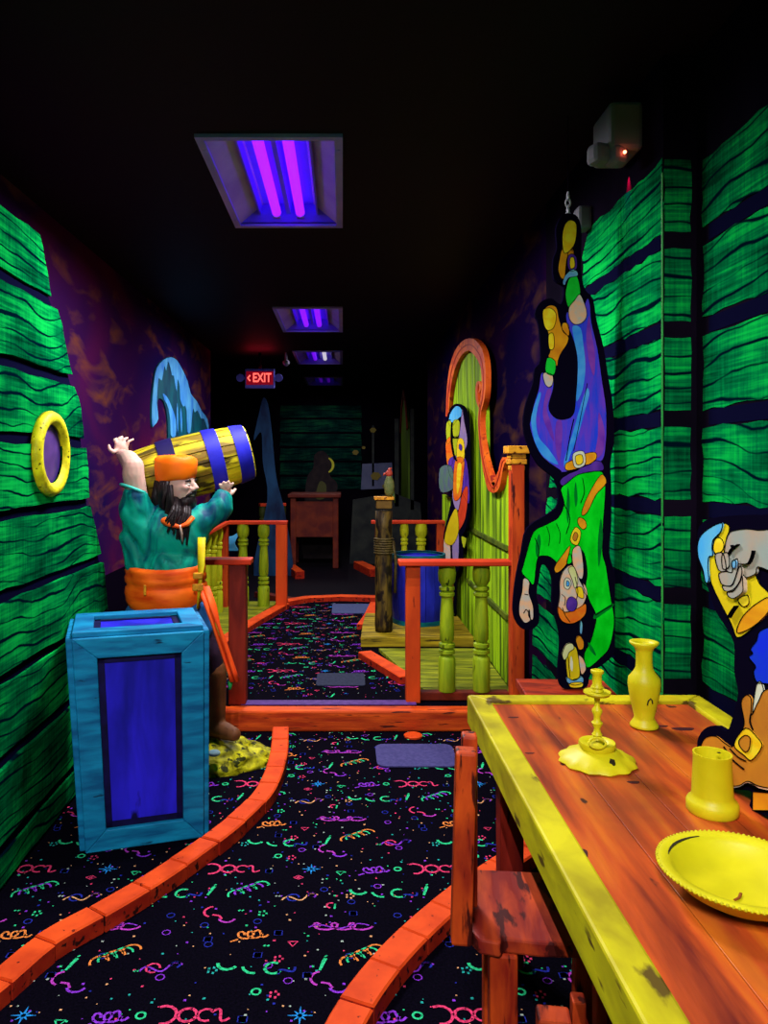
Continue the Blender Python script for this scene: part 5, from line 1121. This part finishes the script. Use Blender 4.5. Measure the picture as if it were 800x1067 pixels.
for s in (-1, 1):
    l_ = MB(); l_.tube([(s * .185, .02, 0), (s * .215, .02, 0)], .018, 10); l_.lathe([(.03, -.02), (.05, .035), (.048, .04)], (s * .235, .01, 0), 20, Matrix.Rotation(R(90), 3, 'X')); l_.build('lamp_head', M_house, ex, smooth=True, auto=40)
lr = bpy.data.lights.new('exit_glow', 'AREA'); lr.energy = 1.2; lr.color = (1, .02, .05); lr.shape = 'RECTANGLE'; lr.size = .3; lr.size_y = .04
lo2 = bpy.data.objects.new('exit_glow', lr); C.objects.link(lo2); lo2.parent = ex; lo2.location = (0, .03, .125); lo2.rotation_euler = (R(180), 0, 0)
cm = thing('ceiling_sensor', 'tiny pale sensor on the ceiling right of the EXIT sign', 'sensor', P(298, 383, 9.4)); cm.location.z = CEIL - .11
MB().lathe([(.012, -.06), (.04, -.03), (.04, .0), (.015, .02), (.012, .11)], n=16).build('body', paint('sensor_grey', (.25, .22, .32)), cm, smooth=True, auto=40)
M_em = paint('plastic_grey', (.15, .14, .17), (.20, .19, .22), (5, 5, 5), rough=.6)
em = thing('emergency_light', 'grey twin-head emergency light with glowing red dot high on the right wall', 'emergency light', (XR, 2.80, 2.69))
MB().box((-.06, .0, .0), (.118, .20, .17), bev=.016).build('battery_box', M_em, em)
for dx, dy, dz in ((-.145, -.055, -.090), (-.085, -.065, -.098)):
    h_ = MB(); h_.box((dx, dy, dz), (.068, .07, .075), Matrix.Rotation(R(20), 3, 'Z'), bev=.020); h_.tube([(dx * .9, dy + .02, dz), (-.06, .0, -.07)], .016, 10); h_.build('lamp_head', M_em, em)
MB().ball((-.072, -.110, -.102), .006).build('red_indicator', paint('led_red', (1, .1, .05), emit=((1, .12, .05), 18)), em, smooth=True)
lp = bpy.data.lights.new('red_streak_spot', 'SPOT'); lp.energy = 45; lp.color = (1, .004, .05); lp.spot_size = R(40); lp.spot_blend = 1; lp.shadow_soft_size = 0  # added red spot, imitates the lens streak of the indicator on the wall
lq = bpy.data.objects.new('red_streak_spot', lp); C.objects.link(lq); lq.parent = em; lq.location = (-.014, .046, -.100); lq.rotation_euler = (0, R(-6), 0)
sn = thing('wall_speaker', 'small dark grey box high on the green planks behind the chained boots', 'wall box', (XR, 3.30, 2.545))
MB().box((-.03, 0, 0), (.06, .085, .10), bev=.014).build('body', M_em, sn)

# ------------------------------------------------------------ dim far room
bk = thing('plank_mural', 'dim teal ship-plank mural on the far end wall', 'mural', (0, FAR, 0)); mm_ = MB()
fB = lambda u, v, t: Vector((u, -t, v))
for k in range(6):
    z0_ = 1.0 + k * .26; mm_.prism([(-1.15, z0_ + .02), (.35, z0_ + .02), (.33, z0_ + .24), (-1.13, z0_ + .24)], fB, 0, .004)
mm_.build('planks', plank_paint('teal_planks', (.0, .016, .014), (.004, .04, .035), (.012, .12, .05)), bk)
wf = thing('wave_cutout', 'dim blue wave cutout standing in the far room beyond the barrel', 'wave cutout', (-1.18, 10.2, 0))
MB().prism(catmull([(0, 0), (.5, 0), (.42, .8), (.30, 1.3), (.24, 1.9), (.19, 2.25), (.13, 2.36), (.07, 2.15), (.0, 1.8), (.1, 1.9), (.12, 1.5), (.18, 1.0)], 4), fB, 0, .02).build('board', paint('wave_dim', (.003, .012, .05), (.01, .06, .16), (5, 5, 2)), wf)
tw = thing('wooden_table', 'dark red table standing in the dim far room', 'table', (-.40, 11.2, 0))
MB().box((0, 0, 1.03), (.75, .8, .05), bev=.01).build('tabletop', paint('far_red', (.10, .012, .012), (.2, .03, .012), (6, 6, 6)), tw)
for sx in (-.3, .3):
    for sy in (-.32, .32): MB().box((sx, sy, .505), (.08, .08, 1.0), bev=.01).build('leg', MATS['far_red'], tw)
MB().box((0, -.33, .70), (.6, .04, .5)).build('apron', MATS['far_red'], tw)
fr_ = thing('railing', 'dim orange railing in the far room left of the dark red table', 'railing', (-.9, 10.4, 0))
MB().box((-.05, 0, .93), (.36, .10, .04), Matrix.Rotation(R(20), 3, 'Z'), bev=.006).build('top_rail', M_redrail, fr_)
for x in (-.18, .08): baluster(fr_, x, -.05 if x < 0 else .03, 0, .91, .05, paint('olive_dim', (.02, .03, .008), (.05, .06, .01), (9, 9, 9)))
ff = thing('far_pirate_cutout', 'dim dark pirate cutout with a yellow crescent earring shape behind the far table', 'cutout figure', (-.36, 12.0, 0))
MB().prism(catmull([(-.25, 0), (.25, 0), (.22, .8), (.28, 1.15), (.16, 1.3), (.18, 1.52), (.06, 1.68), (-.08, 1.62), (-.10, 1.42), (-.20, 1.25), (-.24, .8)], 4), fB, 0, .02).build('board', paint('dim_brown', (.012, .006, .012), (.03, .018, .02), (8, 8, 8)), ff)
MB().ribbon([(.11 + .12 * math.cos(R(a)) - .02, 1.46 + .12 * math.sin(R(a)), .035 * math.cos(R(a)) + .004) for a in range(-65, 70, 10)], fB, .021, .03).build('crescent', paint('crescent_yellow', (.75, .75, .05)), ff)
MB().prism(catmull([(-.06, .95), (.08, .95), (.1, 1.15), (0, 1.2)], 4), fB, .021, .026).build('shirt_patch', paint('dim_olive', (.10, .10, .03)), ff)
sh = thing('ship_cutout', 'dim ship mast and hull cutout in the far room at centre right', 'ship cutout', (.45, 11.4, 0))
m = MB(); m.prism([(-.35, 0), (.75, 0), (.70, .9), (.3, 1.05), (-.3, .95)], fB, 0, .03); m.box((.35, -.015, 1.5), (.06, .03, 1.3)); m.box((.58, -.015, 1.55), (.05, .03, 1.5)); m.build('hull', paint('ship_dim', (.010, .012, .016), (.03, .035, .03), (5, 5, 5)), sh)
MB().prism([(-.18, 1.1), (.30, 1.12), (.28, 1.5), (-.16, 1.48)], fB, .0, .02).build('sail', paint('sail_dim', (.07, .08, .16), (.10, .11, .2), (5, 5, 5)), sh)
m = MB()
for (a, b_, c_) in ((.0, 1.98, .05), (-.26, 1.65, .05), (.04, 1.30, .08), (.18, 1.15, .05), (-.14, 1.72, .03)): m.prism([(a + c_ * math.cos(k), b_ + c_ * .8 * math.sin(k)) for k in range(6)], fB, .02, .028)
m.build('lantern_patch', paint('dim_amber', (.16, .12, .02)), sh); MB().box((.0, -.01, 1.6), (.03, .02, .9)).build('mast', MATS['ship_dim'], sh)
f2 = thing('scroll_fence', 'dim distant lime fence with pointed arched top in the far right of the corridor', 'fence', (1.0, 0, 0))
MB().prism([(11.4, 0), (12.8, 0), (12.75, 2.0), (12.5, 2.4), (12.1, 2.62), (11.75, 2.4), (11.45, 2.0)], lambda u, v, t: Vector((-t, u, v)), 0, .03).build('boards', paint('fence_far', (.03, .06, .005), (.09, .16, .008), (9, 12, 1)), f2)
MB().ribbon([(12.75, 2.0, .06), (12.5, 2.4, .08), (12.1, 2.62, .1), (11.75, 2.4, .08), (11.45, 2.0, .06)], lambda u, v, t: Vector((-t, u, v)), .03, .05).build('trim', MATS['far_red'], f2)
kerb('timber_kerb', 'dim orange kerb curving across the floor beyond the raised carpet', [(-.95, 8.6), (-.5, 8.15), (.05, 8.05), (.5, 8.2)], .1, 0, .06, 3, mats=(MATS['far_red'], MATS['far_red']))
kerb('timber_kerb', 'short orange kerb in the dark room right of centre', [(.22, 10.9), (.42, 10.1)], .14, 0, .10, 3)
kerb('timber_kerb', 'short orange kerb in the dark room left of centre', [(-.55, 9.9), (-.70, 10.5)], .12, 0, .10, 3)
# things of one kind belong together
for o in list(bpy.data.objects):
    if o.parent or 'group' in o: continue
    g = {'kerb': 'orange kerbs edging the carpet', 'railing': 'red railings with turned balusters', 'mat': 'mats lying on the carpet', 'deck': 'planked decks beside the raised carpet', 'mural': 'plank murals painted on the walls'}.get(o.get('category'))
    if g: o['group'] = g
